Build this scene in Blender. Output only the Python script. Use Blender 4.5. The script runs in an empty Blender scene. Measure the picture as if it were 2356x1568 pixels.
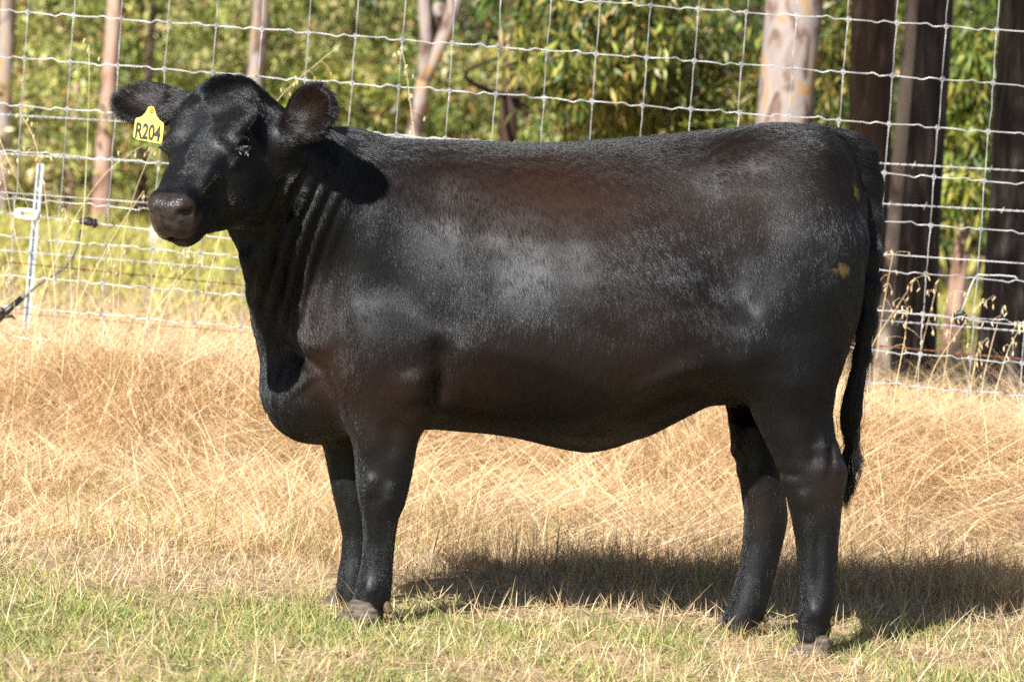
import bpy, math, random
import numpy as np
from mathutils import Matrix, Vector

SC = bpy.context.scene
COL = SC.collection
RS = np.random.RandomState(7)
random.seed(7)
R = math.radians

# ------------------------------------------------------------------ camera
FPX, CX, CY = 6872.0, 1178.0, 784.0           # focal length and centre in pixels of a 2356 px wide frame
CAM = np.array([0.0, -7.47, 1.0])
ROLL, PITCH = math.atan(0.0748), math.atan(264.0 / 6872.0)
cs, sn = math.cos(ROLL), math.sin(ROLL)
r0 = np.array([1.0, 0, 0])
f0 = np.array([0, math.cos(PITCH), -math.sin(PITCH)])
u0 = np.array([0, math.sin(PITCH), math.cos(PITCH)])


def PX(x, y, Y):
    """point on the upright plane at depth Y seen at frame position x, y"""
    dx, dy = x - CX, y - CY
    u, v = dx * cs + dy * sn, -dx * sn + dy * cs
    d = f0 * FPX + r0 * u - u0 * v
    return CAM + d * ((Y - CAM[1]) / d[1])


def XZ(x, y, Y=0.0):
    p = PX(x, y, Y)
    return p[0], p[2]


cam = bpy.data.cameras.new('camera')
cam.lens, cam.sensor_width = 105.0, 36.0
cam.clip_start, cam.clip_end = 0.1, 2000
cam.dof.use_dof = True
cam.dof.focus_distance = 7.6
cam.dof.aperture_fstop = 5.3
camo = bpy.data.objects.new('camera', cam)
COL.objects.link(camo)
rx, ux = r0 * cs + u0 * sn, -r0 * sn + u0 * cs
M = Matrix([[rx[i], ux[i], -f0[i], CAM[i]] for i in range(3)] + [[0, 0, 0, 1]])
camo.matrix_world = M
SC.camera = camo

# ------------------------------------------------------------------ light
SUN_EL, SUN_AZ = R(35.5), math.atan2(-0.56, -1.00)   # azimuth as atan2(x, y) of the way to the sun
to_sun = Vector((math.cos(SUN_EL) * math.sin(SUN_AZ), math.cos(SUN_EL) * math.cos(SUN_AZ), math.sin(SUN_EL)))
world = bpy.data.worlds.new('World')
SC.world = world
world.use_nodes = True
wn = world.node_tree.nodes
wn.clear()
sky = wn.new('ShaderNodeTexSky')
sky.sky_type = 'NISHITA'
sky.sun_disc = False
sky.sun_elevation = SUN_EL
sky.sun_rotation = SUN_AZ
bg = wn.new('ShaderNodeBackground')
bg.inputs['Strength'].default_value = 0.05
wo = wn.new('ShaderNodeOutputWorld')
world.node_tree.links.new(sky.outputs[0], bg.inputs[0])
world.node_tree.links.new(bg.outputs[0], wo.inputs[0])
sl = bpy.data.lights.new('sun', 'SUN')
sl.energy, sl.angle, sl.color = 5.0, R(0.53), (1.0, 0.95, 0.88)
slo = bpy.data.objects.new('sun', sl)
slo.rotation_euler = to_sun.to_track_quat('Z', 'Y').to_euler()
COL.objects.link(slo)
SC.view_settings.view_transform = 'Standard'
SC.view_settings.look = 'None'
SC.view_settings.exposure = 1.12
SC.view_settings.gamma = 1.0
SC.cycles.use_denoising = False
SC.cycles.max_bounces = 6
SC.cycles.transparent_max_bounces = 8
SC.cycles.caustics_reflective = False
SC.cycles.caustics_refractive = False


# ------------------------------------------------------------------ helpers
def tag(o, label=None, cat=None, group=None, kind=None):
    if label: o['label'] = label
    if cat: o['category'] = cat
    if group: o['group'] = group
    if kind: o['kind'] = kind
    return o


def empty(name, loc=(0, 0, 0), **kw):
    o = bpy.data.objects.new(name, None)
    o.empty_display_size = 0.1
    o.location = Vector([float(c) for c in loc])
    COL.objects.link(o)
    return tag(o, **kw)


def mesh_arrays(name, V, F, mat=None, parent=None, tint=None, smooth=True, attrs=None, mat_index=None):
    """one mesh object out of arrays; F is (n,3) or (n,4) or a list of such arrays; world coordinates"""
    Fs = F if isinstance(F, list) else [F]
    Fs = [np.asarray(f, dtype=np.int32) for f in Fs if len(f)]
    V = np.asarray(V, dtype=np.float32)
    if parent is not None:
        V = V - np.array(parent_origin(parent), dtype=np.float32)
    me = bpy.data.meshes.new(name)
    me.vertices.add(len(V))
    me.vertices.foreach_set('co', V.ravel())
    loops = np.concatenate([f.ravel() for f in Fs])
    tot = np.concatenate([np.full(len(f), f.shape[1], np.int32) for f in Fs])
    start = np.concatenate([[0], np.cumsum(tot)[:-1]]).astype(np.int32)
    me.loops.add(len(loops))
    me.loops.foreach_set('vertex_index', loops)
    me.polygons.add(len(tot))
    me.polygons.foreach_set('loop_start', start)
    me.polygons.foreach_set('loop_total', tot)
    me.update(calc_edges=True)
    me.polygons.foreach_set('use_smooth', np.full(len(tot), smooth, dtype=bool))
    if mat is not None:
        for m in (mat if isinstance(mat, (list, tuple)) else [mat]):
            me.materials.append(m)
    if mat_index is not None:
        me.polygons.foreach_set('material_index', np.asarray(mat_index, np.int32))
    if tint is not None:
        a = me.attributes.new('tint', 'FLOAT_COLOR', 'POINT')
        t = np.ones((len(V), 4), np.float32)
        t[:, :3] = tint
        a.data.foreach_set('color', t.ravel())
    for k, v in (attrs or {}).items():
        a = me.attributes.new(k, 'FLOAT', 'POINT')
        a.data.foreach_set('value', np.asarray(v, np.float32))
    me.update()
    o = bpy.data.objects.new(name, me)
    COL.objects.link(o)
    if parent is not None:
        o.parent = parent
    return o


def parent_origin(p):
    v = Vector((0, 0, 0))
    while p is not None:
        v += p.location
        p = p.parent
    return v


class MB:
    """collects pieces of one mesh in world coordinates"""
    def __init__(self):
        self.V, self.T, self.Q, self.n = [], [], [], 0

    def add(self, V, F):
        V = np.asarray(V, float)
        F = np.asarray(F, int) + self.n
        self.V.append(V)
        (self.T if F.shape[1] == 3 else self.Q).append(F)
        self.n += len(V)

    def tube(self, pts, rad, seg=6, cap=True):
        P = np.asarray(pts, float)
        n = len(P)
        rad = np.broadcast_to(np.asarray(rad, float), (n,))
        T = np.gradient(P, axis=0)
        T /= np.linalg.norm(T, axis=1)[:, None] + 1e-12
        ref = np.array([0.0, 1.0, 0.0]) if abs(T[:, 1]).mean() < 0.8 else np.array([1.0, 0, 0])
        A = np.cross(T, ref)
        A /= np.linalg.norm(A, axis=1)[:, None] + 1e-12
        B = np.cross(T, A)
        th = np.arange(seg) * 2 * np.pi / seg
        V = P[:, None] + rad[:, None, None] * (np.cos(th)[None, :, None] * A[:, None] + np.sin(th)[None, :, None] * B[:, None])
        V = V.reshape(-1, 3)
        i, j = np.meshgrid(np.arange(n - 1), np.arange(seg), indexing='ij')
        j2 = (j + 1) % seg
        F = np.stack([i * seg + j, i * seg + j2, (i + 1) * seg + j2, (i + 1) * seg + j], -1).reshape(-1, 4)
        if cap:
            V = np.vstack([V, P[0], P[-1]])
            k = np.arange(seg)
            c0 = np.stack([np.full(seg, n * seg), (k + 1) % seg, k], -1)
            c1 = np.stack([np.full(seg, n * seg + 1), (n - 1) * seg + k, (n - 1) * seg + (k + 1) % seg], -1)
            m = self.n
            self.add(V, F)
            self.T.append(np.vstack([c0, c1]) + m)
        else:
            self.add(V, F)

    def ball(self, c, r, nu=8, nv=6, rot=None):
        r = np.broadcast_to(np.asarray(r, float), (3,))
        u = np.linspace(0, np.pi, nv + 1)[1:-1]
        v = np.arange(nu) * 2 * np.pi / nu
        S = np.stack([np.sin(u)[:, None] * np.cos(v), np.sin(u)[:, None] * np.sin(v), np.cos(u)[:, None] + 0 * v], -1).reshape(-1, 3)
        S = np.vstack([S, [0, 0, 1], [0, 0, -1]]) * r
        if rot is not None:
            S = S @ np.asarray(rot).T
        S = S + np.asarray(c)
        m, k, j = len(u), np.arange(nu), (np.arange(nu) + 1) % nu
        base = self.n
        q = [np.stack([i * nu + k, (i + 1) * nu + k, (i + 1) * nu + j, i * nu + j], -1) for i in range(m - 1)]
        self.add(S, np.vstack(q))
        self.T.append(np.vstack([np.stack([np.full(nu, m * nu), k, j], -1),
                                 np.stack([np.full(nu, m * nu + 1), (m - 1) * nu + j, (m - 1) * nu + k], -1)]) + base)

    def torus(self, c, R_, r, axis=(0, 1, 0), seg=10, s2=5):
        ax = np.asarray(axis, float) / np.linalg.norm(axis)
        a = np.cross(ax, [0.3, 0.2, 1.0]); a /= np.linalg.norm(a)
        b = np.cross(ax, a)
        th = np.arange(seg) * 2 * np.pi / seg
        ph = np.arange(s2) * 2 * np.pi / s2
        d = np.cos(th)[:, None] * a + np.sin(th)[:, None] * b
        V = np.asarray(c) + d[:, None] * (R_ + r * np.cos(ph))[None, :, None] + ax * (r * np.sin(ph))[None, :, None]
        i, j = np.meshgrid(np.arange(seg), np.arange(s2), indexing='ij')
        i2, j2 = (i + 1) % seg, (j + 1) % s2
        self.add(V.reshape(-1, 3), np.stack([i * s2 + j, i2 * s2 + j, i2 * s2 + j2, i * s2 + j2], -1).reshape(-1, 4))

    def build(self, name, mat, parent=None, smooth=True, **kw):
        F = []
        if self.Q: F.append(np.vstack(self.Q))
        if self.T: F.append(np.vstack(self.T))
        return mesh_arrays(name, np.vstack(self.V), F, mat, parent, smooth=smooth, **kw)


def noise(P, scale, seed, oct=3):
    """smooth pseudo noise in -1..1 at points P (n,2 or 3)"""
    rs = np.random.RandomState(seed)
    P = np.asarray(P, float)
    out, amp, tot = 0.0, 1.0, 0.0
    for o in range(oct):
        for k in range(4):
            w = rs.normal(size=P.shape[-1]) * scale * (2 ** o) * 2.2
            out = out + amp * np.sin(P @ w + rs.uniform(0, 6.28))
        tot += amp * 2.0
        amp *= 0.55
    return np.clip(out / tot, -1, 1)


def smooth(t):
    t = np.clip(t, 0, 1)
    return t * t * (3 - 2 * t)


# ------------------------------------------------------------------ materials
def mat(name, col=(0.5, 0.5, 0.5), rough=0.6, spec=0.5, metal=0.0, attr=None):
    m = bpy.data.materials.new(name)
    m.use_nodes = True
    b = m.node_tree.nodes['Principled BSDF']
    b.inputs['Base Color'].default_value = (*col, 1)
    b.inputs['Roughness'].default_value = rough
    b.inputs['Specular IOR Level'].default_value = spec
    b.inputs['Metallic'].default_value = metal
    if attr:
        a = m.node_tree.nodes.new('ShaderNodeAttribute')
        a.attribute_name = attr
        m.node_tree.links.new(a.outputs['Color'], b.inputs['Base Color'])
    return m


def leaf_mat(name, trans=0.35, rough=0.5, spec=0.4, tmul=(1.1, 1.15, 0.6)):
    """thin leaf: colour from the tint attribute, some light shining through"""
    m = mat(name, rough=rough, spec=spec, attr='tint')
    nt = m.node_tree
    b = nt.nodes['Principled BSDF']
    a = [n for n in nt.nodes if n.type == 'ATTRIBUTE'][0]
    mul = nt.nodes.new('ShaderNodeMix')
    mul.data_type, mul.blend_type = 'RGBA', 'MULTIPLY'
    mul.inputs[0].default_value = 1.0
    nt.links.new(a.outputs['Color'], mul.inputs[6])
    mul.inputs[7].default_value = (*tmul, 1)
    t = nt.nodes.new('ShaderNodeBsdfTranslucent')
    nt.links.new(mul.outputs[2], t.inputs['Color'])
    mx = nt.nodes.new('ShaderNodeMixShader')
    mx.inputs[0].default_value = trans
    nt.links.new(b.outputs[0], mx.inputs[1])
    nt.links.new(t.outputs[0], mx.inputs[2])
    nt.links.new(mx.outputs[0], nt.nodes['Material Output'].inputs[0])
    return m


def ramp(nt, src, stops):
    r = nt.nodes.new('ShaderNodeValToRGB')
    e = r.color_ramp.elements
    while len(e) < len(stops):
        e.new(0.5)
    for el, (p, c) in zip(e, stops):
        el.position = p
        el.color = (*c, 1)
    nt.links.new(src, r.inputs[0])
    return r


def noise_mat(name, stops, scale=(1, 1, 1), nscale=5.0, detail=6.0, rough=0.9, bump=0.3, spec=0.2, dist=0.0):
    m = mat(name, rough=rough, spec=spec)
    nt = m.node_tree
    b = nt.nodes['Principled BSDF']
    tc = nt.nodes.new('ShaderNodeTexCoord')
    mp = nt.nodes.new('ShaderNodeMapping')
    mp.inputs['Scale'].default_value = scale
    nt.links.new(tc.outputs['Object'], mp.inputs[0])
    n = nt.nodes.new('ShaderNodeTexNoise')
    n.inputs['Scale'].default_value = nscale
    n.inputs['Detail'].default_value = detail
    n.inputs['Distortion'].default_value = dist
    nt.links.new(mp.outputs[0], n.inputs[0])
    rp = ramp(nt, n.outputs[0], stops)
    nt.links.new(rp.outputs[0], b.inputs['Base Color'])
    if bump:
        bp = nt.nodes.new('ShaderNodeBump')
        bp.inputs['Strength'].default_value = bump
        bp.inputs['Distance'].default_value = 0.02
        nt.links.new(n.outputs[0], bp.inputs['Height'])
        nt.links.new(bp.outputs[0], b.inputs['Normal'])
    return m
# ------------------------------------------------------------------ ground
def gz(x, y):
    """height of the ground: flat paddock, a bank under the fence, then level"""
    x, y = np.asarray(x, float), np.asarray(y, float)
    b = 2.08 - 0.15 * x + 0.08 * np.sin(2.1 * x + 0.6)
    z = 0.31 * smooth((y - b) / 0.75)
    z = z + 0.14 * smooth((y - 4.5) / 8)
    z = z + 0.022 * np.clip(y - 14, 0, 60)
    P = np.stack([x, y], -1)
    return z + 0.012 * noise(P, 0.9, 3) * smooth((np.abs(y) + 2) / 3) + 0.006 * noise(P, 4.0, 4, 2)


def axis(a, b, h0, grow):
    out, h = [0.0], h0
    while out[-1] < b:
        out.append(out[-1] + h)
        h *= grow
    neg, h = [0.0], h0
    while neg[-1] > a:
        neg.append(neg[-1] - h)
        h *= grow
    return np.array(sorted(set(neg + out)))


gx = axis(-900, 900, 0.05, 1.05)
gy = np.concatenate([axis(-60, 0, 0.06, 1.12)[:-1], np.arange(0, 4, 0.05), 4 + axis(0, 1500, 0.08, 1.05)[0:]])
gy = np.unique(np.round(gy, 4))
GX, GY = np.meshgrid(gx, gy, indexing='ij')
gv = np.stack([GX, GY, gz(GX, GY)], -1).reshape(-1, 3)
ni, nj = len(gx), len(gy)
ii, jj = np.meshgrid(np.arange(ni - 1), np.arange(nj - 1), indexing='ij')
gf = np.stack([ii * nj + jj, (ii + 1) * nj + jj, (ii + 1) * nj + jj + 1, ii * nj + jj + 1], -1).reshape(-1, 4)
soil = noise_mat('dry soil', [(0.30, (0.12, 0.085, 0.05)), (0.5, (0.34, 0.25, 0.15)), (0.68, (0.48, 0.37, 0.23))],
                 nscale=9, detail=9, rough=1.0, bump=0.6)
tag(mesh_arrays('ground', gv, gf, soil), kind='structure')


# ------------------------------------------------------------------ grass blades
def blades(base, head, lean, length, width, droop, rows=4, twist=None):
    """strips of grass; head = compass heading, lean = angle from upright (rad), droop bends them over"""
    n = len(base)
    t = np.linspace(0, 1, rows)
    d = np.stack([np.cos(head) * np.sin(lean), np.sin(head) * np.sin(lean), np.cos(lean)], -1)
    hz = np.stack([np.cos(head), np.sin(head), 0 * head], -1)
    C = base[:, None] + length[:, None, None] * (
        d[:, None] * t[None, :, None] + (droop[:, None] * t ** 2)[..., None] * (0.75 * hz[:, None] - np.array([0, 0, 0.55])))
    a = RS.uniform(0, np.pi, n) if twist is None else twist
    w = np.stack([np.cos(a), np.sin(a), 0.25 * np.sin(3 * a)], -1)
    prof = np.interp(t, [0, 0.35, 1], [0.75, 1.0, 0.08])
    W = w[:, None] * (width[:, None] * prof)[..., None] * 0.5
    V = np.stack([C - W, C + W], 2).reshape(-1, 3)
    k = np.arange(rows - 1)
    f = np.stack([2 * k, 2 * k + 1, 2 * k + 3, 2 * k + 2], -1)
    F = (np.arange(n)[:, None, None] * 2 * rows + f[None]).reshape(-1, 4)
    return V, F


def blade_tint(cols, n, rows, val=0.2, pick=None):
    cols = np.asarray(cols, float)
    i = RS.randint(0, len(cols), n) if pick is None else pick
    c = cols[i] * RS.uniform(1 - val, 1 + val, (n, 1))
    return np.repeat(c, rows * 2, axis=0)


def scatter(n, x0, x1, y0, y1, keep=None):
    x, y = RS.uniform(x0, x1, n), RS.uniform(y0, y1, n)
    if keep is not None:
        k = RS.uniform(0, 1, n) < keep(x, y)
        x, y = x[k], y[k]
    return np.stack([x, y, gz(x, y) - 0.004], -1)


STRAW = [(0.744, 0.548, 0.312), (0.781, 0.612, 0.373), (0.688, 0.475, 0.26), (0.763, 0.603, 0.399), (0.614, 0.412, 0.226), (0.8, 0.657, 0.433), (0.465, 0.311, 0.19)]
GREEN = [(0.33, 0.36, 0.10), (0.41, 0.42, 0.14), (0.23, 0.29, 0.09), (0.50, 0.46, 0.20), (0.27, 0.32, 0.12), (0.17, 0.23, 0.08)]
straw_m = leaf_mat('straw', 0.10, 0.5, 0.35, (1.0, 0.95, 0.8))
grass_m = leaf_mat('green blades', 0.35, 0.5, 0.35)


def greenness(x, y):
    P = np.stack([x, y], -1)
    g = smooth((0.75 - y + 0.55 * noise(P, 1.1, 11) + 0.25 * noise(P, 3.5, 13)) / 1.0)
    return np.clip(g * (0.55 + 0.85 * noise(P, 2.2, 12)) + 0.22 * g, 0.03, 1)


def strands(name, parts, m, label):
    V, F, T, n = [], [], [], 0
    for v, f, t in parts:
        V.append(v); F.append(f + n); T.append(t); n += len(v)
    return tag(mesh_arrays(name, np.vstack(V), np.vstack(F), m, tint=np.vstack(T)), label, 'grass', kind='stuff')


# short green turf
parts = []
b = scatter(190000, -2.0, 2.0, -2.0, 1.15, lambda x, y: greenness(x, y))
n = len(b)
v, f = blades(b, RS.uniform(0, 6.28, n), RS.uniform(0.05, 0.9, n), (RS.gamma(6, 0.0052, n) + 0.006) * (0.8 + 0.3 * noise(b[:, :2], 2.5, 14)), RS.uniform(0.0022, 0.0042, n), RS.uniform(0.1, 0.7, n))
parts.append((v, f, blade_tint(GREEN, n, 4, 0.25)))
b = scatter(1500, -2.2, 2.2, 0.9, 2.6)
n = len(b)
v, f = blades(b, RS.uniform(0, 6.28, n), RS.uniform(0.0, 0.3, n), RS.uniform(0.08, 0.24, n), RS.uniform(0.002, 0.0035, n), RS.uniform(0.0, 0.3, n))
parts.append((v, f, blade_tint([(0.20, 0.24, 0.05), (0.3, 0.32, 0.08)], n, 4)))
strands('green_grass', parts, grass_m, 'short green grass growing round the cow hooves')

# dry straw
parts = []
b = scatter(135000, -2.2, 2.2, -2.2, 2.1, lambda x, y: 0.95 - 0.75 * greenness(x, y))     # litter and stubble of the paddock
n = len(b)
lay = RS.uniform(0, 1, n)
ln = np.where(lay < 0.8, RS.uniform(1.15, 1.56, n), RS.uniform(0.1, 0.9, n))
v, f = blades(b + np.stack([0 * lay, 0 * lay, RS.uniform(0, 0.02, n)], -1), RS.uniform(0, 6.28, n), ln, RS.gamma(6, 0.0085, n) + 0.01, RS.uniform(0.0014, 0.003, n), RS.uniform(0, 0.35, n))
DULL = [tuple(0.74 * c for c in t) for t in STRAW] + [(0.40, 0.36, 0.16), (0.42, 0.30, 0.18)]
parts.append((v, f, blade_tint(DULL, n, 4, 0.25)))


def bank(n, y0, y1, hmul=1.0, x=2.6):
    b = scatter(n, -x, x, y0, y1)
    n = len(b)
    P = b[:, :2]
    hd = 2.0 * noise(P, 0.7, 21) + 1.4 * noise(P, 2.2, 22) + RS.normal(0, 0.5, n) + np.where(RS.uniform(0, 1, n) < 0.5, 0, np.pi)
    ln = np.clip(1.22 + 0.30 * noise(P, 1.1, 23) + RS.normal(0, 0.28, n), 0.1, 1.65)
    L = hmul * RS.gamma(7, 0.028, n) * (0.55 + 0.45 * smooth((P[:, 1] - 1.2) / 0.8)) + 0.03
    b[:, 2] += RS.uniform(0, 1, n) ** 1.3 * (0.13 + 0.05 * noise(P, 1.4, 24)) * smooth((P[:, 1] - 1.3) / 0.8) * hmul
    v, f = blades(b, hd, ln, L, RS.uniform(0.0011, 0.0029, n), RS.uniform(0.0, 0.45, n))
    return v, f, blade_tint(STRAW, n, 4, 0.2)


parts.append(bank(230000, 1.15, 3.7, 1.0, 2.8))
parts.append(bank(26000, 3.5, 6.0, 1.0, 3.4))
b = scatter(12000, -3.0, 3.0, -0.40, 0.12)                    # standing straw through the foot of the wire
b[:, 1] += 2.88 - 0.15 * b[:, 0]
b[:, 2] = gz(b[:, 0], b[:, 1]) - 0.004
n = len(b)
v, f = blades(b, RS.uniform(0, 6.28, n), np.abs(RS.normal(0.5, 0.3, n)), RS.gamma(9, 0.023, n) + 0.05, RS.uniform(0.0014, 0.0030, n), RS.uniform(0, 0.5, n))
parts.append((v, f, blade_tint(STRAW, n, 4, 0.2)))
# upright stems at the foot of the bank
b = scatter(5000, -2.7, 2.9, 1.0, 2.3)
n = len(b)
v, f = blades(b, RS.uniform(0, 6.28, n), np.abs(RS.normal(0, 0.4, n)), RS.gamma(7, 0.014, n) + 0.02, RS.uniform(0.0012, 0.0022, n), RS.uniform(0, 0.25, n))
parts.append((v, f, blade_tint(STRAW, n, 4, 0.3)))
# taller pale stems in front, close to the lens
b = scatter(450, -1.6, 1.6, -2.1, -0.5)
n = len(b)
v, f = blades(b, RS.uniform(0, 6.28, n), np.abs(RS.normal(0.25, 0.25, n)), RS.gamma(8, 0.0125, n) + 0.03, RS.uniform(0.0014, 0.0028, n), RS.uniform(0, 0.3, n))
parts.append((v, f, blade_tint(DULL + [(0.45, 0.45, 0.14)], n, 4, 0.2)))
strands('dry_grass', parts, straw_m, 'dry golden straw lying on the bank under the wire fence')

# thin stems tinted dark: the cow's shade is put into their colour
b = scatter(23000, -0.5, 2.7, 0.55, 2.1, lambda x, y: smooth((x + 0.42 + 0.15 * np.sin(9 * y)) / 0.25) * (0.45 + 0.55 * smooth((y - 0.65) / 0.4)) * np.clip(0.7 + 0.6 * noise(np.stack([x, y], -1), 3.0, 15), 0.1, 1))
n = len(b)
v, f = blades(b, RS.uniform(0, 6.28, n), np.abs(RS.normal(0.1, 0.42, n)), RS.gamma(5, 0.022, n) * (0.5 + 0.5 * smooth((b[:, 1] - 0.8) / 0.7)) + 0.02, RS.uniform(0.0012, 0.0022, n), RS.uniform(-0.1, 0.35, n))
SHADE_TINT = [(0.26, 0.18, 0.13), (0.18, 0.125, 0.10), (0.34, 0.25, 0.17), (0.20, 0.17, 0.09)]
shade_stems = [(v, f, blade_tint(SHADE_TINT, n, 4, 0.3))]
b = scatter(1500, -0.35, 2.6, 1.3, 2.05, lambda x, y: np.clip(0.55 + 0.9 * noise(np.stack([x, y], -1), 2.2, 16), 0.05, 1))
n = len(b)
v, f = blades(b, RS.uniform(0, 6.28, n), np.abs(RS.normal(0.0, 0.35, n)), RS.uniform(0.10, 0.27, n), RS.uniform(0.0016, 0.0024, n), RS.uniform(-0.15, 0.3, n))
shade_stems.append((v, f, blade_tint([tuple(0.6 * c for c in t) for t in SHADE_TINT], n, 4, 0.3)))  # taller stems, tinted darker still so the shadow's far edge reads dark
strands('shade_dark_stems', shade_stems, straw_m, 'thin stems coloured dark to deepen the shadow of the cow')

# meadow beyond the fence
parts = []
b = scatter(95000, -15, 15, 4.6, 38, lambda x, y: np.abs(x) < 3.5 + 0.34 * y)
n = len(b)
far = smooth((b[:, 1] - 5) / 9)
v, f = blades(b, RS.uniform(0, 6.28, n), RS.uniform(0.05, 1.0, n), RS.gamma(8, 0.022, n) + 0.05, 0.004 + 0.012 * far, RS.uniform(0.1, 0.6, n))
c1, c2 = np.array([0.58, 0.43, 0.21]), np.array([0.32, 0.32, 0.07])
mixc = np.clip(smooth((b[:, 1] - 6) / 5) + 0.25 * RS.normal(size=n), 0, 1)[:, None]
tint = (c1 * (1 - mixc) + c2 * mixc) * RS.uniform(0.8, 1.2, (n, 1))
parts.append((v, f, np.repeat(tint, 8, axis=0)))
strands('meadow_grass', parts, straw_m, 'yellow green meadow between the fence and the trees')
# ------------------------------------------------------------------ the cow: one continuous skin
VX = 0.005
G0 = np.array([-1.09, -0.68, -0.03])
GN = np.array([422, 206, 292])
gxs = (G0[0] + VX * np.arange(GN[0])).astype(np.float32)
gys = (G0[1] + VX * np.arange(GN[1])).astype(np.float32)
gzs = (G0[2] + VX * np.arange(GN[2])).astype(np.float32)
SDF = np.full(GN, 0.5, np.float32)


def box(lo, hi):
    s = []
    for a, l, h in ((gxs, lo[0], hi[0]), (gys, lo[1], hi[1]), (gzs, lo[2], hi[2])):
        i, j = np.searchsorted(a, l), np.searchsorted(a, h)
        s.append(slice(max(i, 0), max(j, i + 1)))
    return tuple(s), gxs[s[0]][:, None, None], gys[s[1]][None, :, None], gzs[s[2]][None, None, :]


def smin(a, b, k):
    h = np.maximum(k - np.abs(a - b), 0) / k
    return np.minimum(a, b) - h * h * k * 0.25


def union(s, f, k):
    SDF[s] = smin(SDF[s], f.astype(np.float32), k)


def carve(s, f, k):
    SDF[s] = -smin(-SDF[s], f.astype(np.float32), k)


def ell(c, r, k=0.05, rot=None, cut=False):
    """ellipsoid with centre c, radii r, rows of rot = its axes"""
    c, r = np.asarray(c, float), np.asarray(r, float)
    A = np.eye(3) if rot is None else np.asarray(rot, float)
    ext = np.sqrt(((A * r[:, None]) ** 2).sum(0)) + 2 * k + 0.03
    s, x, y, z = box(c - ext, c + ext)
    dx, dy, dz = x - c[0], y - c[1], z - c[2]
    k0, k1 = 0, 0
    for i in range(3):
        u = (A[i, 0] * dx + A[i, 1] * dy + A[i, 2] * dz) / r[i]
        k0 = k0 + u ** 2
        k1 = k1 + (u / r[i]) ** 2
    k0, k1 = np.sqrt(k0), np.sqrt(k1) + 1e-6
    f = k0 * (k0 - 1) / k1
    (carve if cut else union)(s, f, k)


def cap(a, b, ra, rb, k=0.03, sy=1.0, cut=False):
    """tapered capsule; sy > 1 flattens it across the body"""
    a, b = np.asarray(a, float), np.asarray(b, float)
    m = max(ra, rb)
    pad = m + k * math.sqrt(sy) * 1.5 + 0.03
    s, x, y, z = box(np.minimum(a, b) - pad, np.maximum(a, b) + pad)
    ym = y
    d = b - a
    L2 = float(d[0] ** 2 + d[2] ** 2 + (d[1]) ** 2) + 1e-9
    t = np.clip(((x - a[0]) * d[0] + (ym - a[1]) * d[1] + (z - a[2]) * d[2]) / L2, 0, 1)
    dist = np.sqrt((x - a[0] - t * d[0]) ** 2 + ((ym - a[1] - t * d[1]) * sy) ** 2 + (z - a[2] - t * d[2]) ** 2)
    f = (dist - (ra + (rb - ra) * t)) / math.sqrt(sy)
    (carve if cut else union)(s, f, k)


def chain(pts, k=0.03, sy=1.0):
    for (p, ra), (q, rb) in zip(pts[:-1], pts[1:]):
        cap(p, q, ra, rb, k, sy)


def leg(rows, Yp, k, top_fade=0.06, n=2.15):
    """limb given by its front and back outline (x0, x1 at height y in the frame), half thickness and middle depth"""
    Z, C, A, Bt, Yc = [], [], [], [], []
    for y, x0, x1, b, yc in rows:
        p, q = PX(x0, y, Yp), PX(x1, y, Yp)
        Z.append((p[2] + q[2]) / 2); C.append((p[0] + q[0]) / 2); A.append((q[0] - p[0]) / 2 * 1.003); Bt.append(b); Yc.append(yc)
    o = np.argsort(Z)
    Z, C, A, Bt, Yc = (np.array(v)[o] for v in (Z, C, A, Bt, Yc))
    zz = np.linspace(Z[0], Z[-1], 200)

    def sm(v):
        w = np.interp(zz, Z, v)
        kern = np.hanning(9); kern /= kern.sum()
        return np.convolve(np.pad(w, 4, 'edge'), kern, 'valid')
    C, A, Bt, Yc = sm(C), sm(A), sm(Bt), sm(Yc)
    fd = 0.45 + 0.55 * smooth((zz[-1] - zz) / 0.16)
    A, Bt = A * fd, Bt * fd
    s, x, y, z = box([(C - A).min() - 2 * k - .02, (Yc - Bt).min() - 2 * k - .02, zz[0] - .01], [(C + A).max() + 2 * k + .02, (Yc + Bt).max() + 2 * k + .02, zz[-1] + k + 0.02])
    c, a, b, yc = (np.interp(z, zz, v) for v in (C, A, Bt, Yc))
    rho = (np.abs((x - c) / a) ** n + np.abs((y - yc) / b) ** n) ** (1 / n)
    f = (rho - 1) * np.minimum(a, b)
    f = np.maximum(f, (z - zz[-1]))
    f = np.maximum(f, (zz[0] - z))
    union(s, f, k)


# barrel
TOP = [(690, 318), (770, 303), (800, 306), (900, 316), (1000, 324), (1100, 328), (1200, 329), (1300, 328), (1400, 323), (1500, 314), (1600, 303), (1700, 295), (1800, 290), (1870, 290), (1920, 306), (1950, 345), (1968, 400), (1976, 450)]
BOT = [(690, 850), (760, 930), (830, 965), (900, 972), (964, 978), (1000, 979), (1060, 986), (1120, 993), (1200, 1008), (1260, 1023), (1300, 1032), (1345, 1039), (1380, 1036), (1420, 1026), (1500, 996), (1560, 966), (1620, 936), (1672, 912), (1720, 878), (1800, 800), (1900, 700), (1976, 560)]
WID = [(690, 0.13), (780, 0.125), (850, 0.19), (930, 0.215), (1000, 0.24), (1100, 0.27), (1200, 0.292), (1350, 0.305), (1450, 0.295), (1550, 0.27), (1650, 0.245), (1750, 0.225), (1830, 0.20), (1900, 0.16), (1950, 0.11), (1976, 0.07)]
tX, tZ = np.array([XZ(*p) for p in TOP]).T
bX, bZ = np.array([XZ(*p) for p in BOT]).T
wX = np.array([XZ(p[0], 600)[0] for p in WID]); wY = np.array([p[1] for p in WID])
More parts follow.
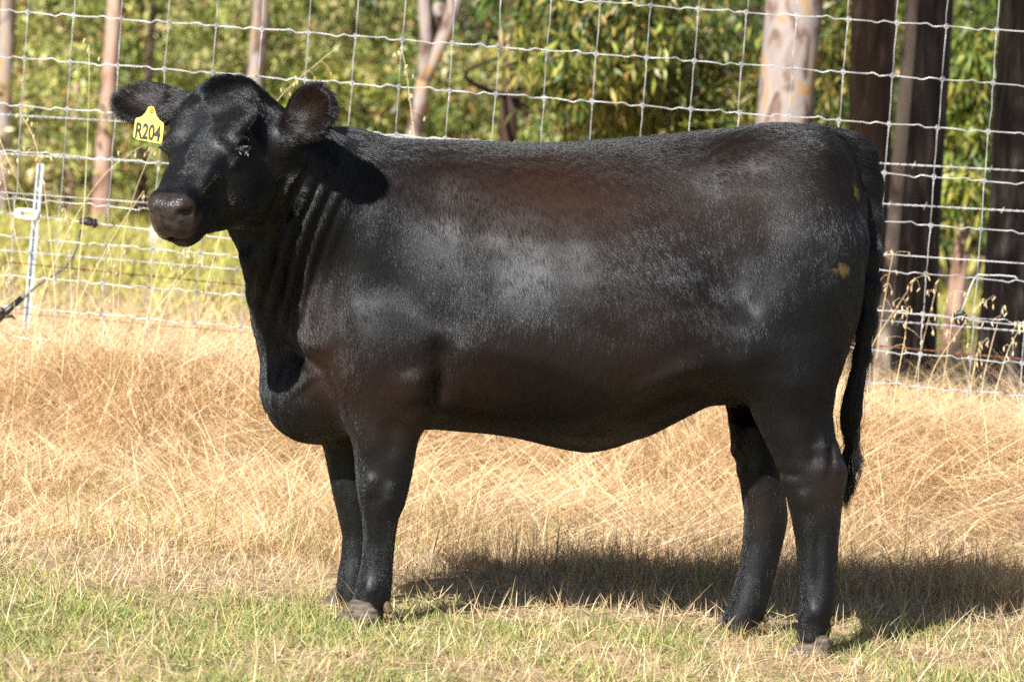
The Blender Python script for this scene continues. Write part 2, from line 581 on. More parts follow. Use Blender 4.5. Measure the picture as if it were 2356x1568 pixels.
xs = np.linspace(XZ(700, 500)[0], XZ(1972, 420)[0], 300)


def smoo(v, w=17):
    kern = np.hanning(w + 2)[1:-1]; kern /= kern.sum()
    return np.convolve(np.pad(v, w // 2, 'edge'), kern, 'valid')


T_, B_, W_ = smoo(np.interp(xs, tX, tZ), 9), smoo(np.interp(xs, bX, bZ), 9), smoo(np.interp(xs, wX, wY), 31)
s, x, y, z = box([xs[0] - 0.05, -0.42, 0.3], [xs[-1] + 0.05, 0.34, 1.42])
t_, b_, w_ = (np.interp(x, xs, v) for v in (T_, B_, W_))
c_, h_ = (t_ + b_) / 2, (t_ - b_) / 2
q = np.clip((z - c_) / h_, -1.3, 1.3)
wz = w_ * (1 - 0.10 * q - 0.05 * q * q)
f = ((np.abs(y / wz) ** 2.35 + np.abs(q) ** 2.35) ** (1 / 2.35) - 1) * np.minimum(w_, h_)
f = np.maximum(f, np.maximum(xs[0] - x, x - xs[-1]))
union(s, f, 0.02)

# neck, brisket
chain([(PX(588, 385, -0.28), 0.125), (PX(672, 470, -0.17), 0.148), (PX(762, 565, -0.05), 0.20), (PX(850, 640, 0.0), 0.265)], 0.07, 1.62)
chain([(PX(610, 325, -0.30), 0.075), (PX(700, 395, -0.16), 0.085), (PX(800, 405, 0.0), 0.08)], 0.07, 1.3)
chain([(PX(585, 595, -0.23), 0.03), (PX(630, 690, -0.10), 0.045), (PX(662, 782, -0.04), 0.06)], 0.05, 1.1)
chain([(PX(648, 748, -0.03), 0.06), (PX(695, 862, 0.0), 0.085)], 0.05, 1.0)
ell(PX(712, 885, 0.0), (0.104, 0.115, 0.128), 0.05)
ell(PX(745, 905, 0.0), (0.13, 0.13, 0.108), 0.07)
ell(PX(830, 880, 0.0), (0.16, 0.19, 0.125), 0.07)
ell(PX(1010, 830, 0.0), (0.30, 0.235, 0.125), 0.08)
for sd in (-1, 1):
    ell(PX(840, 620, sd * 0.12), (0.15, 0.085, 0.265), 0.07, [[0.985, 0, -0.17], [0, 1, 0], [0.17, 0, 0.985]])       # shoulder blade
    ell(PX(800, 745, sd * 0.145), (0.085, 0.07, 0.10), 0.08)                                                       # point of shoulder
    ell(PX(885, 820, sd * 0.17), (0.115, 0.078, 0.125), 0.07)                                                      # upper arm
    ell(PX(955, 900, sd * 0.185), (0.055, 0.05, 0.075), 0.05)                                                      # elbow
    ell(PX(1805, 420, sd * 0.13), (0.16, 0.105, 0.13), 0.09)                                                       # rump
    ell(PX(1845, 600, sd * 0.145), (0.135, 0.115, 0.27), 0.08)                                                     # thigh
    ell(PX(1735, 760, sd * 0.175), (0.10, 0.085, 0.135), 0.08)                                                     # stifle
    ell(PX(1380, 760, sd * 0.17), (0.33, 0.155, 0.17), 0.08)                                                       # paunch
    cap(PX(1500, 800, sd * 0.245), PX(1690, 800, sd * 0.205), 0.045, 0.055, 0.08)                                  # flank fold
    cap(PX(1560, 850, sd * 0.215), PX(1668, 838, sd * 0.20), 0.022, 0.04, 0.05)
ell(PX(1700, 850, 0.02), (0.10, 0.10, 0.075), 0.06)                                                                # udder
cap(PX(1688, 890, -0.05), PX(1689, 925, -0.055), 0.014, 0.009, 0.02)
cap(PX(1705, 890, 0.05), PX(1705, 918, 0.05), 0.014, 0.009, 0.02)

# limbs: (y, front x, back x, half thickness, depth of the middle)
leg([(640, 830, 970, 0.07, -0.15), (800, 812, 982, 0.075, -0.165), (903, 790, 985, 0.078, -0.165), (984, 799, 966, 0.074, -0.165), (1028, 813, 958, 0.066, -0.165), (1093, 819, 947, 0.056, -0.165), (1130, 823, 938, 0.053, -0.165), (1160, 827, 931, 0.051, -0.165), (1190, 834, 916, 0.044, -0.165), (1244, 837, 908, 0.036, -0.165), (1298, 832, 904, 0.036, -0.165), (1347, 821, 901, 0.043, -0.165), (1379, 812, 897, 0.045, -0.165), (1405, 803, 884, 0.043, -0.165), (1432, 792, 874, 0.044, -0.165)], -0.165, 0.045)
leg([(660, 760, 890, 0.075, 0.15), (800, 735, 890, 0.075, 0.105), (950, 735, 870, 0.075, 0.105), (1001, 739, 862, 0.068, 0.105), (1049, 748, 858, 0.06, 0.105), (1093, 757, 857, 0.055, 0.105), (1136, 765, 860, 0.052, 0.105), (1190, 778, 860, 0.044, 0.105), (1233, 788, 856, 0.036, 0.105), (1277, 786, 852, 0.036, 0.105), (1320, 778, 850, 0.042, 0.105), (1365, 773, 848, 0.045, 0.105), (1400, 762, 838, 0.043, 0.105), (1424, 754, 828, 0.044, 0.105)], 0.105, 0.045)
leg([(400, 1760, 1950, 0.08, -0.10), (480, 1730, 1978, 0.10, -0.12), (560, 1705, 1982, 0.105, -0.135), (640, 1690, 1980, 0.11, -0.14), (720, 1683, 1973, 0.11, -0.15), (790, 1680, 1956, 0.105, -0.16), (830, 1682, 1944, 0.10, -0.165), (880, 1697, 1925, 0.092, -0.17), (940, 1724, 1915, 0.08, -0.165), (1000, 1752, 1921, 0.07, -0.165), (1040, 1772, 1933, 0.062, -0.165), (1068, 1784, 1949, 0.060, -0.165), (1092, 1789, 1952, 0.058, -0.165), (1118, 1800, 1946, 0.055, -0.165), (1145, 1810, 1939, 0.050, -0.165), (1180, 1818, 1936, 0.046, -0.165), (1250, 1832, 1929, 0.041, -0.165), (1330, 1836, 1925, 0.041, -0.165), (1400, 1836, 1921, 0.047, -0.165), (1440, 1838, 1912, 0.047, -0.165), (1478, 1832, 1904, 0.046, -0.165)], -0.172, 0.05)
leg([(480, 1740, 1950, 0.10, 0.12), (620, 1700, 1960, 0.10, 0.14), (760, 1690, 1930, 0.10, 0.155), (850, 1675, 1850, 0.09, 0.105), (916, 1673, 1815, 0.08, 0.17), (980, 1678, 1800, 0.07, 0.105), (1031, 1685, 1797, 0.062, 0.105), (1094, 1701, 1803, 0.058, 0.105), (1128, 1704, 1806, 0.055, 0.105), (1187, 1713, 1813, 0.047, 0.105), (1250, 1709, 1801, 0.041, 0.105), (1319, 1697, 1782, 0.041, 0.105), (1388, 1677, 1764, 0.047, 0.105), (1425, 1662, 1750, 0.047, 0.105), (1458, 1650, 1734, 0.046, 0.105)], 0.105, 0.05)
# tail
TAIL = [((1885, 338), 0.046), ((1938, 350), 0.044), ((1970, 372), 0.042), ((1995, 430), 0.034), ((2005, 500), 0.026), ((2003, 580), 0.024), ((2000, 660), 0.022), ((1993, 740), 0.021), ((1983, 820), 0.018), ((1968, 890), 0.014), ((1958, 950), 0.010)]
chain([(PX(p[0], p[1], -0.015 - 0.03 * smooth((p[1] - 400) / 200)), r) for p, r in TAIL], 0.03)

# ---- head, in its own frame: l from the poll to the nose, h towards the forehead, w to the cow's left
HY, HP, HRO = R(22.5), R(40), R(-2.4)
hd = np.array([-math.sin(HY), -math.cos(HY), 0.0])
hl = math.cos(HP) * hd + np.array([0, 0, -math.sin(HP)])
hh = math.sin(HP) * hd + np.array([0, 0, math.cos(HP)])
hw = np.array([math.cos(HY), -math.sin(HY), 0.0])
hh, hw = hh * math.cos(HRO) + hw * math.sin(HRO), hw * math.cos(HRO) - hh * math.sin(HRO)
POLL = PX(541, 222, -0.32)
HR = np.stack([hl, hh, hw])


def HD(l, h, w):
    return POLL + l * hl + h * hh + w * hw


def hell(l, h, w, r, k=0.03, cut=False, tilt=0.0, turn=0.0):
    A = HR
    if tilt:
        c, s_ = math.cos(tilt), math.sin(tilt)
        A = np.array([[c, s_, 0], [-s_, c, 0], [0, 0, 1]]) @ A
    if turn:
        c, s_ = math.cos(turn), math.sin(turn)
        A = np.array([[c, 0, s_], [0, 1, 0], [-s_, 0, c]]) @ A
    ell(HD(l, h, w), r, k, A, cut)


def hcap(p, q, ra, rb, k=0.02, cut=False):
    cap(HD(*p), HD(*q), ra, rb, k, cut=cut)


def EN(sd):
    v = 0.86 * sd * hw + 0.50 * hh - 0.05 * hl
    return v / np.linalg.norm(v)


def eye_frame(sd):
    """centre of the eyeball, across the slit, along the slit"""
    n_ = EN(1)
    t_ = rx + 0.42 * ux
    t_ = t_ - n_ * (t_ @ n_)
    t_ /= np.linalg.norm(t_)
    tl = np.array([t_ @ hl, t_ @ hh, sd * (t_ @ hw)])
    t_ = tl[0] * hl + tl[1] * hh + tl[2] * hw
    up_ = np.cross(EN(sd), t_)
    if up_ @ np.array([0, 0, 1.0]) < 0: up_ = -up_
    return HD(0.184, -0.014, sd * 0.088), up_, t_


HL = [-0.05, -0.035, -0.01, 0.04, 0.10, 0.15, 0.20, 0.25, 0.30, 0.335, 0.365, 0.390, 0.412, 0.425]
HTOP = [-0.015, 0.014, 0.033, 0.045, 0.042, 0.032, 0.020, 0.010, 0.003, 0.0, -0.005, -0.014, -0.030, -0.052]
HBOT = [-0.10, -0.14, -0.18, -0.220, -0.242, -0.248, -0.238, -0.214, -0.182, -0.150, -0.130, -0.126, -0.116, -0.095]
HW = [0.040, 0.070, 0.087, 0.096, 0.099, 0.095, 0.080, 0.064, 0.055, 0.052, 0.055, 0.055, 0.046, 0.026]
lo = np.minimum.reduce([HD(l, h, w) for l in (-0.12, 0.50) for h in (-0.30, 0.12) for w in (-0.18, 0.18)])
hi = np.maximum.reduce([HD(l, h, w) for l in (-0.12, 0.50) for h in (-0.30, 0.12) for w in (-0.18, 0.18)])
s, x, y, z = box(lo, hi)
dx, dy, dz = x - POLL[0], y - POLL[1], z - POLL[2]
l_, h_, w_ = (A[0] * dx + A[1] * dy + A[2] * dz for A in (hl, hh, hw))
t_, b_, ww = (np.interp(l_, HL, v) for v in (HTOP, HBOT, HW))
c_, hf = (t_ + b_) / 2, (t_ - b_) / 2
q = np.clip((h_ - c_) / hf, -2.6, 2.6)
qc = np.clip(q, -1.3, 1.3)
wz = ww * (1 + 0.10 * qc - 0.10 * qc * qc)
f = ((np.abs(w_ / wz) ** 2.5 + np.abs(q) ** 2.5) ** 0.4 - 1) * np.minimum(ww, hf)
f = np.maximum(f, np.maximum(-0.052 - l_, l_ - 0.426))
union(s, f, 0.05)
for sd in (-1, 1):
    hell(0.130, 0.012, sd * 0.078, (0.060, 0.020, 0.026), 0.045)                # brow
    hell(0.16, -0.125, sd * 0.062, (0.095, 0.085, 0.036), 0.05)                # cheek muscle
    hell(0.250, -0.030, sd * 0.052, (0.080, 0.020, 0.014), 0.03)                # cheek bone
    hell(0.190, -0.018, sd * 0.118, (0.040, 0.024, 0.028), 0.03, True)          # hollow round the eye
    e0, e1, eu = eye_frame(sd)
    ell(e0, (0.0235, 0.0235, 0.0235), 0.018)                                    # lids, with a slit cut across them
    for a_ in np.linspace(-1, 1, 7)[:-1]:
        b_ = a_ + 1 / 3
        p_, q_ = (e0 + 0.0245 * np.array([math.cos(1.0 * v), math.sin(1.0 * v)]) @ np.stack([EN(sd), eu]) for v in (a_, b_))
        cap(p_, q_, 0.0092 * (1 - 0.55 * a_ * a_), 0.0092 * (1 - 0.55 * b_ * b_), 0.004, cut=True)
        for off_, rr_ in ((0.0125, 0.0062), (-0.0125, 0.0052)):
            cap(p_ + e1 * off_ * (1 - 0.5 * a_ * a_) - EN(sd) * 0.001, q_ + e1 * off_ * (1 - 0.5 * b_ * b_) - EN(sd) * 0.001, rr_, rr_, 0.006)
    hcap((0.160, -0.040, sd * 0.092), (0.215, -0.036, sd * 0.082), 0.007, 0.006, 0.018)   # fold under the eye
    hell(0.382, -0.028, sd * 0.036, (0.030, 0.026, 0.020), 0.025)               # nostril wing
    hell(0.408, -0.036, sd * 0.041, (0.027, 0.0135, 0.019), 0.008, True, 0.55)  # nostril
    hell(0.368, -0.088, sd * 0.034, (0.042, 0.022, 0.022), 0.03)                # upper lip
hell(0.352, -0.132, 0.0, (0.050, 0.024, 0.038), 0.025)                          # chin
hell(0.392, -0.052, 0.0, (0.032, 0.044, 0.037), 0.03)                           # nose pad
hcap((0.372, -0.100, -0.062), (0.420, -0.098, 0.0), 0.0085, 0.0085, 0.006, True)  # mouth
hcap((0.372, -0.100, 0.062), (0.420, -0.098, 0.0), 0.006, 0.006, 0.008, True)
hcap((0.372, -0.100, 0.062), (0.315, -0.108, 0.060), 0.006, 0.004, 0.008, True)
hell(0.03, 0.020, 0.0, (0.055, 0.030, 0.060), 0.05)                             # poll

# ears: base, tip, across direction -> cupped leaf
def ear(base, tip, side, wid, thick, front, bow=0.0):
    base, tip, side = (np.asarray(v, float) for v in (base, tip, side))
    a = tip - base; L = np.linalg.norm(a); a /= L
    b_ = side - a * (side @ a); b_ /= np.linalg.norm(b_)
    n_ = np.cross(a, b_)
    if n_ @ np.asarray(front) < 0: n_ = -n_
    c = base + a * L * 0.55
    A = np.stack([a, b_, n_])
    ell(c, (L * 0.5, wid, thick), 0.02, A)
    cap(base - a * 0.03, base + a * 0.06, 0.036, 0.032, 0.03)
    ell(c + n_ * thick * 1.05 + a * 0.012, (L * 0.40, wid * 0.70, thick * 0.95), 0.014, A, True)
    return c, A


EARN = ear(PX(664, 309, -0.355), PX(758, 218, -0.395), PX(756, 353, -0.36) - PX(663, 256, -0.30), 0.066, 0.028, (-0.2, -1, -0.1))
EARF = ear(PX(432, 250, -0.29), PX(266, 230, -0.26), PX(320, 275, -0.26) - PX(335, 185, -0.20), 0.058, 0.026, (0.1, -1, -0.3))

# skin folds on the neck
s, x, y, z = box([-0.75, -0.6, 0.65], [-0.36, 0.0, 1.25])
fa, fb = np.array(XZ(715, 450, -0.15)), np.array(XZ(628, 720, -0.15))
fd = (fb - fa) / np.linalg.norm(fb - fa)
al = (x - fa[0]) * fd[0] + (z - fa[1]) * fd[1]
ac = (x - fa[0]) * fd[1] - (z - fa[1]) * fd[0]          # across the folds
ac = ac + 0.10 * (al - 0.15) ** 2 * 4
msk = np.exp(-(ac / 0.062) ** 2) * np.exp(-((al - 0.13) / 0.17) ** 4)
SDF[s] += (0.0115 * msk * np.cos(2 * np.pi * ac / 0.036)).astype(np.float32)


def stroke(pa, r_, amp, far=False):
    """groove (amp > 0) or ridge along a line on the near side"""
    pts = [XZ(a, b, -0.2) for a, b in pa]
    pts = np.array(pts)
    s, x, y, z = box([pts[:, 0].min() - 3 * r_, -0.66, pts[:, 1].min() - 3 * r_], [pts[:, 0].max() + 3 * r_, 0.33 if far else 0.0, pts[:, 1].max() + 3 * r_])
    d2 = 1e9
    tap = 0
    nseg = len(pts) - 1
    for i_, (p, q) in enumerate(zip(pts[:-1], pts[1:])):
        e = q - p
        t = np.clip(((x - p[0]) * e[0] + (z - p[1]) * e[1]) / (e @ e), 0, 1)
        dn = (x - p[0] - t * e[0]) ** 2 + (z - p[1] - t * e[1]) ** 2
        u = (i_ + t) / nseg
        tap = np.where(dn < d2, smooth(u / 0.4 + 0.1) * smooth((1 - u) / 0.4 + 0.1), tap)
        d2 = np.minimum(d2, dn)
    m = amp * tap * np.exp(-d2 / r_ ** 2)
    SDF[s] += (m + 0 * y).astype(np.float32)


stroke([(1010, 760), (1020, 850), (1006, 945)], 0.028, 0.022)                    # behind the elbow
stroke([(1085, 560), (1060, 700), (1040, 790)], 0.06, 0.008)
stroke([(945, 840), (968, 935)], 0.04, -0.010)
stroke([(618, 765), (660, 795), (740, 850), (775, 920), (792, 965)], 0.014, 0.010)  # brisket crease
stroke([(640, 745), (700, 790), (770, 800)], 0.025, -0.008)
stroke([(660, 850), (700, 900)], 0.04, -0.008)
stroke([(775, 620), (790, 760), (800, 860)], 0.022, 0.010)                       # front edge of the shoulder
stroke([(1860, 300), (1930, 350), (1975, 430)], 0.02, -0.004)
stroke([(1905, 345), (1960, 420), (1980, 560)], 0.018, 0.012)                    # beside the tail head
stroke([(1620, 440), (1660, 620), (1690, 740)], 0.07, 0.012)                     # hollow of the flank
stroke([(1660, 800), (1700, 850), (1740, 930)], 0.03, -0.006)
stroke([(1430, 915), (1500, 880), (1570, 848), (1650, 835)], 0.026, -0.012)     # fold of the flank and the hollow under it
stroke([(1430, 965), (1520, 915), (1600, 880), (1680, 885)], 0.022, 0.016)
stroke([(1893, 990), (1896, 1050), (1889, 1110)], 0.011, -0.0063)                 # hock
stroke([(1918, 1000), (1930, 1060), (1934, 1095)], 0.010, -0.0054)
stroke([(1907, 1000), (1912, 1085)], 0.009, 0.0054)
stroke([(1866, 990), (1868, 1080)], 0.016, 0.0072)
stroke([(1780, 1084), (1848, 1094)], 0.011, 0.0060)
stroke([(1845, 1120), (1850, 1180)], 0.02, -0.0060)
stroke([(1880, 1200), (1882, 1380)], 0.012, 0.0060)
stroke([(850, 1080), (852, 1150)], 0.02, -0.0090)                                 # knee
stroke([(905, 1100), (895, 1170)], 0.014, -0.0075)
stroke([(880, 1170), (876, 1330)], 0.011, 0.0060)
stroke([(830, 1350), (870, 1360)], 0.02, -0.0060)
stroke([(1850, 1405), (1900, 1410)], 0.02, -0.0060)
stroke([(1690, 1065), (1740, 1050)], 0.016, -0.0090, True)
stroke([(1700, 1110), (1780, 1105)], 0.016, -0.0075, True)
stroke([(1800, 470), (1840, 620), (1820, 760)], 0.09, -0.006)
stroke([(905, 410), (870, 520), (835, 690)], 0.05, -0.009)                       # ridge of the shoulder blade
stroke([(1000, 400), (1045, 520), (1055, 650)], 0.055, 0.010)                    # dip behind the shoulder
stroke([(1120, 420), (1150, 620), (1140, 780)], 0.05, -0.005)
stroke([(1235, 430), (1265, 620), (1260, 800)], 0.045, -0.004)
stroke([(1345, 440), (1370, 620), (1370, 780)], 0.045, -0.004)
stroke([(1560, 385), (1650, 392)], 0.05, -0.004)                                # hip bone
stroke([(1480, 450), (1550, 540), (1600, 640)], 0.08, 0.007)                     # hunger hollow
stroke([(1745, 500), (1725, 640), (1700, 780)], 0.035, 0.007)
stroke([(1660, 700), (1720, 780), (1745, 860)], 0.04, -0.008)
stroke([(1930, 480), (1925, 620), (1910, 760)], 0.035, -0.006)
stroke([(820, 900), (850, 1000), (860, 1060)], 0.03, -0.006)
stroke([(905, 950), (900, 1060)], 0.022, 0.006)
stroke([(1790, 900), (1850, 980), (1880, 1030)], 0.03, 0.007)
# a little unevenness everywhere: soft muscles
lowx, lowz = gxs[:, None, None], gzs[None, None, :]
SDF += (0.0022 * np.sin(15 * lowx + 5 * lowz + 1.0) * np.sin(11 * lowz - 4 * lowx + 0.3) * smooth((lowz - 0.5) / 0.25)).astype(np.float32)


def surface_nets(Fv):
    ins = Fv < 0
    cnt = np.zeros(np.array(Fv.shape) - 1, np.uint8)
    for dx in (0, 1):
        for dy in (0, 1):
            for dz in (0, 1):
                cnt += ins[dx:Fv.shape[0] - 1 + dx, dy:Fv.shape[1] - 1 + dy, dz:Fv.shape[2] - 1 + dz]
    act = (cnt > 0) & (cnt < 8)
    idx = np.full(act.shape, -1, np.int32)
    cells = np.argwhere(act)
    idx[act] = np.arange(len(cells))
    val = {}
    for dx in (0, 1):
        for dy in (0, 1):
            for dz in (0, 1):
                val[dx, dy, dz] = Fv[cells[:, 0] + dx, cells[:, 1] + dy, cells[:, 2] + dz]
    acc = np.zeros((len(cells), 3)); num = np.zeros(len(cells))
    cor = list(val)
    for p in cor:
        for q_ in cor:
            if p < q_ and sum(abs(i - j) for i, j in zip(p, q_)) == 1:
                a, b = val[p], val[q_]
                m = (a < 0) != (b < 0)
                t = np.where(m, a / np.where(m, a - b, 1), 0)
                pt = np.array(p) + t[:, None] * (np.array(q_) - np.array(p))
                acc[m] += pt[m]; num[m] += 1
    V = cells + acc / num[:, None]
    F = []
    for ax in range(3):
        a = [slice(None)] * 3; b = [slice(None)] * 3
        a[ax], b[ax] = slice(0, -1), slice(1, None)
        ch = ins[tuple(a)] != ins[tuple(b)]
        e = np.argwhere(ch)
        o1, o2 = [i for i in range(3) if i != ax]
        ok = (e[:, o1] > 0) & (e[:, o2] > 0) & (e[:, o1] < Fv.shape[o1] - 1) & (e[:, o2] < Fv.shape[o2] - 1)
        e = e[ok]
        c = []
        for d1, d2 in ((-1, -1), (0, -1), (0, 0), (-1, 0)):
            k = e.copy(); k[:, o1] += d1; k[:, o2] += d2
            c.append(idx[k[:, 0], k[:, 1], k[:, 2]])
        q_ = np.stack(c, -1)
        flip = ins[e[:, 0], e[:, 1], e[:, 2]]
        if ax == 1: flip = ~flip
        q_[~flip] = q_[~flip][:, ::-1]
        F.append(q_)
    return G0 + VX * V, np.vstack(F)


CV, CF = surface_nets(SDF)
# keep the largest connected piece out of accident: tiny islands are dropped by label propagation
lab = np.arange(len(CV))
for _ in range(400):
    m = lab[CF].min(1)
    new = lab.copy()
    np.minimum.at(new, CF.ravel(), np.repeat(m, 4))
    new = new[new]
    if (new == lab).all():
        break
    lab = new
big = np.bincount(lab).argmax()
keep = lab == big
remap = np.cumsum(keep) - 1
CF = remap[CF[keep[CF].all(1)]]
CV = CV[keep]
# one light smoothing pass
for _ in range(4):
    acc = np.zeros_like(CV); num = np.zeros(len(CV))
    for i in range(4):
        np.add.at(acc, CF[:, i], CV[CF[:, (i + 1) % 4]]); np.add.at(num, CF[:, i], 1)
        np.add.at(acc, CF[:, i], CV[CF[:, (i + 3) % 4]]); np.add.at(num, CF[:, i], 1)
    CV = 0.5 * CV + 0.5 * acc / num[:, None]
FN = np.cross(CV[CF[:, 2]] - CV[CF[:, 0]], CV[CF[:, 3]] - CV[CF[:, 1]])
CN = np.zeros_like(CV)
for i in range(4):
    np.add.at(CN, CF[:, i], FN)
CN /= np.linalg.norm(CN, axis=1)[:, None] + 1e-12
del SDF


def gauss(P, px, py, Yp, r, sx=1.0, sz=1.0):
    c = PX(px, py, Yp)
    return np.exp(-(((P[:, 0] - c[0]) / sx) ** 2 + ((P[:, 2] - c[2]) / sz) ** 2 + ((P[:, 1] - c[1]) * 0.5) ** 2) / r ** 2)


def gloss_field(P):
    """sleek or dull coat: dull where sun browned, and where body shading is put into the gloss"""
    def el(px, py, rx, rz, soft=0.35):
        c = PX(px, py, -0.25)
        d = np.sqrt(((P[:, 0] - c[0]) / rx) ** 2 + ((P[:, 2] - c[2]) / rz) ** 2) + 0.22 * noise(P, 3.0, 81, 3)
        return 1 - smooth((d - 1) / soft + 0.5)
    dull = np.maximum.reduce([el(1290, 450, 0.40, 0.115), 0.8 * el(1490, 715, 0.19, 0.075), 0.7 * el(1700, 380, 0.20, 0.07), 0.9 * el(1290, 372, 0.10, 0.025),
                              0.75 * el(870, 840, 0.13, 0.13), 0.9 * el(1190, 900, 0.25, 0.085), 0.45 * el(1800, 690, 0.13, 0.09), 0.7 * el(760, 860, 0.09, 0.11), 0.3 * el(1890, 900, 0.08, 0.16)])
    return np.clip(0.9 - 0.75 * dull + 0.12 * noise(P, 3.5, 82, 4), 0.05, 1)


def coat_fields(P):
    """what the coat is like at a point: bare nose skin, brown tinge, dried dung"""
    L = (P - POLL) @ HR.T
    l, h, w = L.T
    nose = smooth((l - 0.358 - 0.25 * (h + 0.045) - 0.10 * np.abs(w)) / 0.014) * smooth((h + 0.103) / 0.01) * smooth((0.085 - np.abs(w)) / 0.012)
    brown = (0.55 * gauss(P, 905, 920, -0.2, 0.12) + 0.9 * gauss(P, 760, 850, -0.15, 0.085, 0.8, 1.2) + 0.8 * gauss(P, 1290, 450, -0.25, 0.30, 1.2, 0.45)
             + 0.45 * gauss(P, 1100, 900, -0.2, 0.12) + 0.35 * gauss(P, 700, 700, -0.15, 0.12) + 0.45 * gauss(P, 1930, 1120, -0.2, 0.07)
             + 0.5 * gauss(P, 745, 1190, 0.1, 0.05) + 0.5 * gauss(P, 1740, 1170, 0.12, 0.06) + 0.35 * gauss(P, 1750, 420, -0.2, 0.16) + 0.35 * gauss(P, 1450, 820, -0.2, 0.2))
    brown = brown + 0.10 * noise(P, 2.5, 31)
    for c, A in (EARN, EARF):
        q = (P - c) @ A.T
        brown = brown + 0.9 * (q[:, 2] > -0.012) * np.exp(-(q[:, 0] / 0.05) ** 2 - (q[:, 1] / 0.035) ** 2) * (np.abs(q[:, 2]) < 0.05)
    brown = np.clip(brown, 0, 1)
    dung = np.maximum.reduce([gauss(P, 1935, 618, -0.25, 0.024, 1.1, 0.5) * 1.0, gauss(P, 1962, 432, -0.12, 0.035, 0.5, 1.3) * 0.75, gauss(P, 1952, 655, -0.2, 0.03, 0.5, 1.6) * 0.6, gauss(P, 2003, 492, -0.05, 0.02) * 0.8])
    dung = smooth((dung * (1 + 1.7 * noise(P, 50, 41, 3)) - 0.55) / 0.22)
    return nose, brown, dung


nose, brown, dung = coat_fields(CV)

skin = mat('cow skin', rough=0.75, spec=0.12)
nt = skin.node_tree
pb = nt.nodes['Principled BSDF']


def attr_node(nt, name):
    a = nt.nodes.new('ShaderNodeAttribute')
    a.attribute_name = name
    return a.outputs['Fac']


def mixc(nt, fac, a, b):
    m = nt.nodes.new('ShaderNodeMix')
    m.data_type = 'RGBA'
    nt.links.new(fac, m.inputs[0])
    for sock, v in ((m.inputs[6], a), (m.inputs[7], b)):
        if isinstance(v, tuple): sock.default_value = (*v, 1)
        else: nt.links.new(v, sock)
    return m.outputs[2]


col = mixc(nt, attr_node(nt, 'brown'), (0.004, 0.004, 0.0043), (0.024, 0.0115, 0.007))
nn = nt.nodes.new('ShaderNodeTexNoise')
nn.inputs['Scale'].default_value = 60
tcn = nt.nodes.new('ShaderNodeTexCoord')
nt.links.new(tcn.outputs['Object'], nn.inputs[0])
nosec = ramp(nt, nn.outputs[0], [(0.35, (0.013, 0.0105, 0.010)), (0.65, (0.036, 0.027, 0.0235))])
col = mixc(nt, attr_node(nt, 'nose'), col, nosec.outputs[0])
col = mixc(nt, attr_node(nt, 'dung'), col, (0.085, 0.058, 0.024))
nt.links.new(col, pb.inputs['Base Color'])
for sock, lo_, hi_ in (('Roughness', 0.45, 0.30),):
    mr = nt.nodes.new('ShaderNodeMapRange')
    nt.links.new(attr_node(nt, 'nose'), mr.inputs['Value'])
    mr.inputs['To Min'].default_value, mr.inputs['To Max'].default_value = lo_, hi_
    nt.links.new(mr.outputs[0], pb.inputs[sock])
vr = nt.nodes.new('ShaderNodeTexVoronoi')
vr.inputs['Scale'].default_value = 190
nt.links.new(tcn.outputs['Object'], vr.inputs['Vector'])
bm_ = nt.nodes.new('ShaderNodeBump')
ns_ = nt.nodes.new('ShaderNodeMath'); ns_.operation = 'MULTIPLY'
nt.links.new(attr_node(nt, 'nose'), ns_.inputs[0]); ns_.inputs[1].default_value = 0.45
nt.links.new(ns_.outputs[0], bm_.inputs['Strength'])
bm_.inputs['Distance'].default_value = 0.002
nt.links.new(vr.outputs['Distance'], bm_.inputs['Height'])
nt.links.new(bm_.outputs[0], pb.inputs['Normal'])

gl = nt.nodes.new('ShaderNodeMapRange')
nt.links.new(attr_node(nt, 'gloss'), gl.inputs['Value'])
gl.inputs['To Min'].default_value, gl.inputs['To Max'].default_value = 0.04, 0.22
gl.clamp = False
nt.links.new(gl.outputs[0], pb.inputs['Specular IOR Level'])
pb.inputs['Specular Tint'].default_value = (0.88, 0.94, 1.0, 1)
# fine lie of the coat: streaks along the body
mpf = nt.nodes.new('ShaderNodeMapping')
mpf.inputs['Scale'].default_value = (1, 1, 0.16)
mpf.inputs['Rotation'].default_value = (0, R(-22), 0)
nt.links.new(tcn.outputs['Object'], mpf.inputs[0])
nf = nt.nodes.new('ShaderNodeTexNoise')
nf.inputs['Scale'].default_value = 330
nf.inputs['Detail'].default_value = 3
nt.links.new(mpf.outputs[0], nf.inputs[0])
bf = nt.nodes.new('ShaderNodeBump')
bf.inputs['Strength'].default_value = 0.35
bf.inputs['Distance'].default_value = 0.0015
nt.links.new(nf.outputs[0], bf.inputs['Height'])
nt.links.new(bf.outputs[0], bm_.inputs['Normal'])

cow = empty('cow', (0, 0, 0), label='black polled heifer standing side on in front of the wire fence', cat='cow')
body = mesh_arrays('body', CV, CF, skin, cow, attrs={'nose': nose, 'brown': brown, 'dung': dung, 'gloss': np.maximum(gloss_field(CV), nose) * (1 + 0.6 * smooth((0.60 - CV[:, 2]) / 0.2) + 0.35 * (CV[:, 0] < -0.58) * (CV[:, 2] > 0.85))})

# eyes
eye_m = mat('eye', (0.006, 0.004, 0.003), 0.06, 0.6)
for sd in (1, -1):
    e = MB()
    e.ball(eye_frame(sd)[0], 0.0212, 24, 16)
    e.build('eye', eye_m, cow)

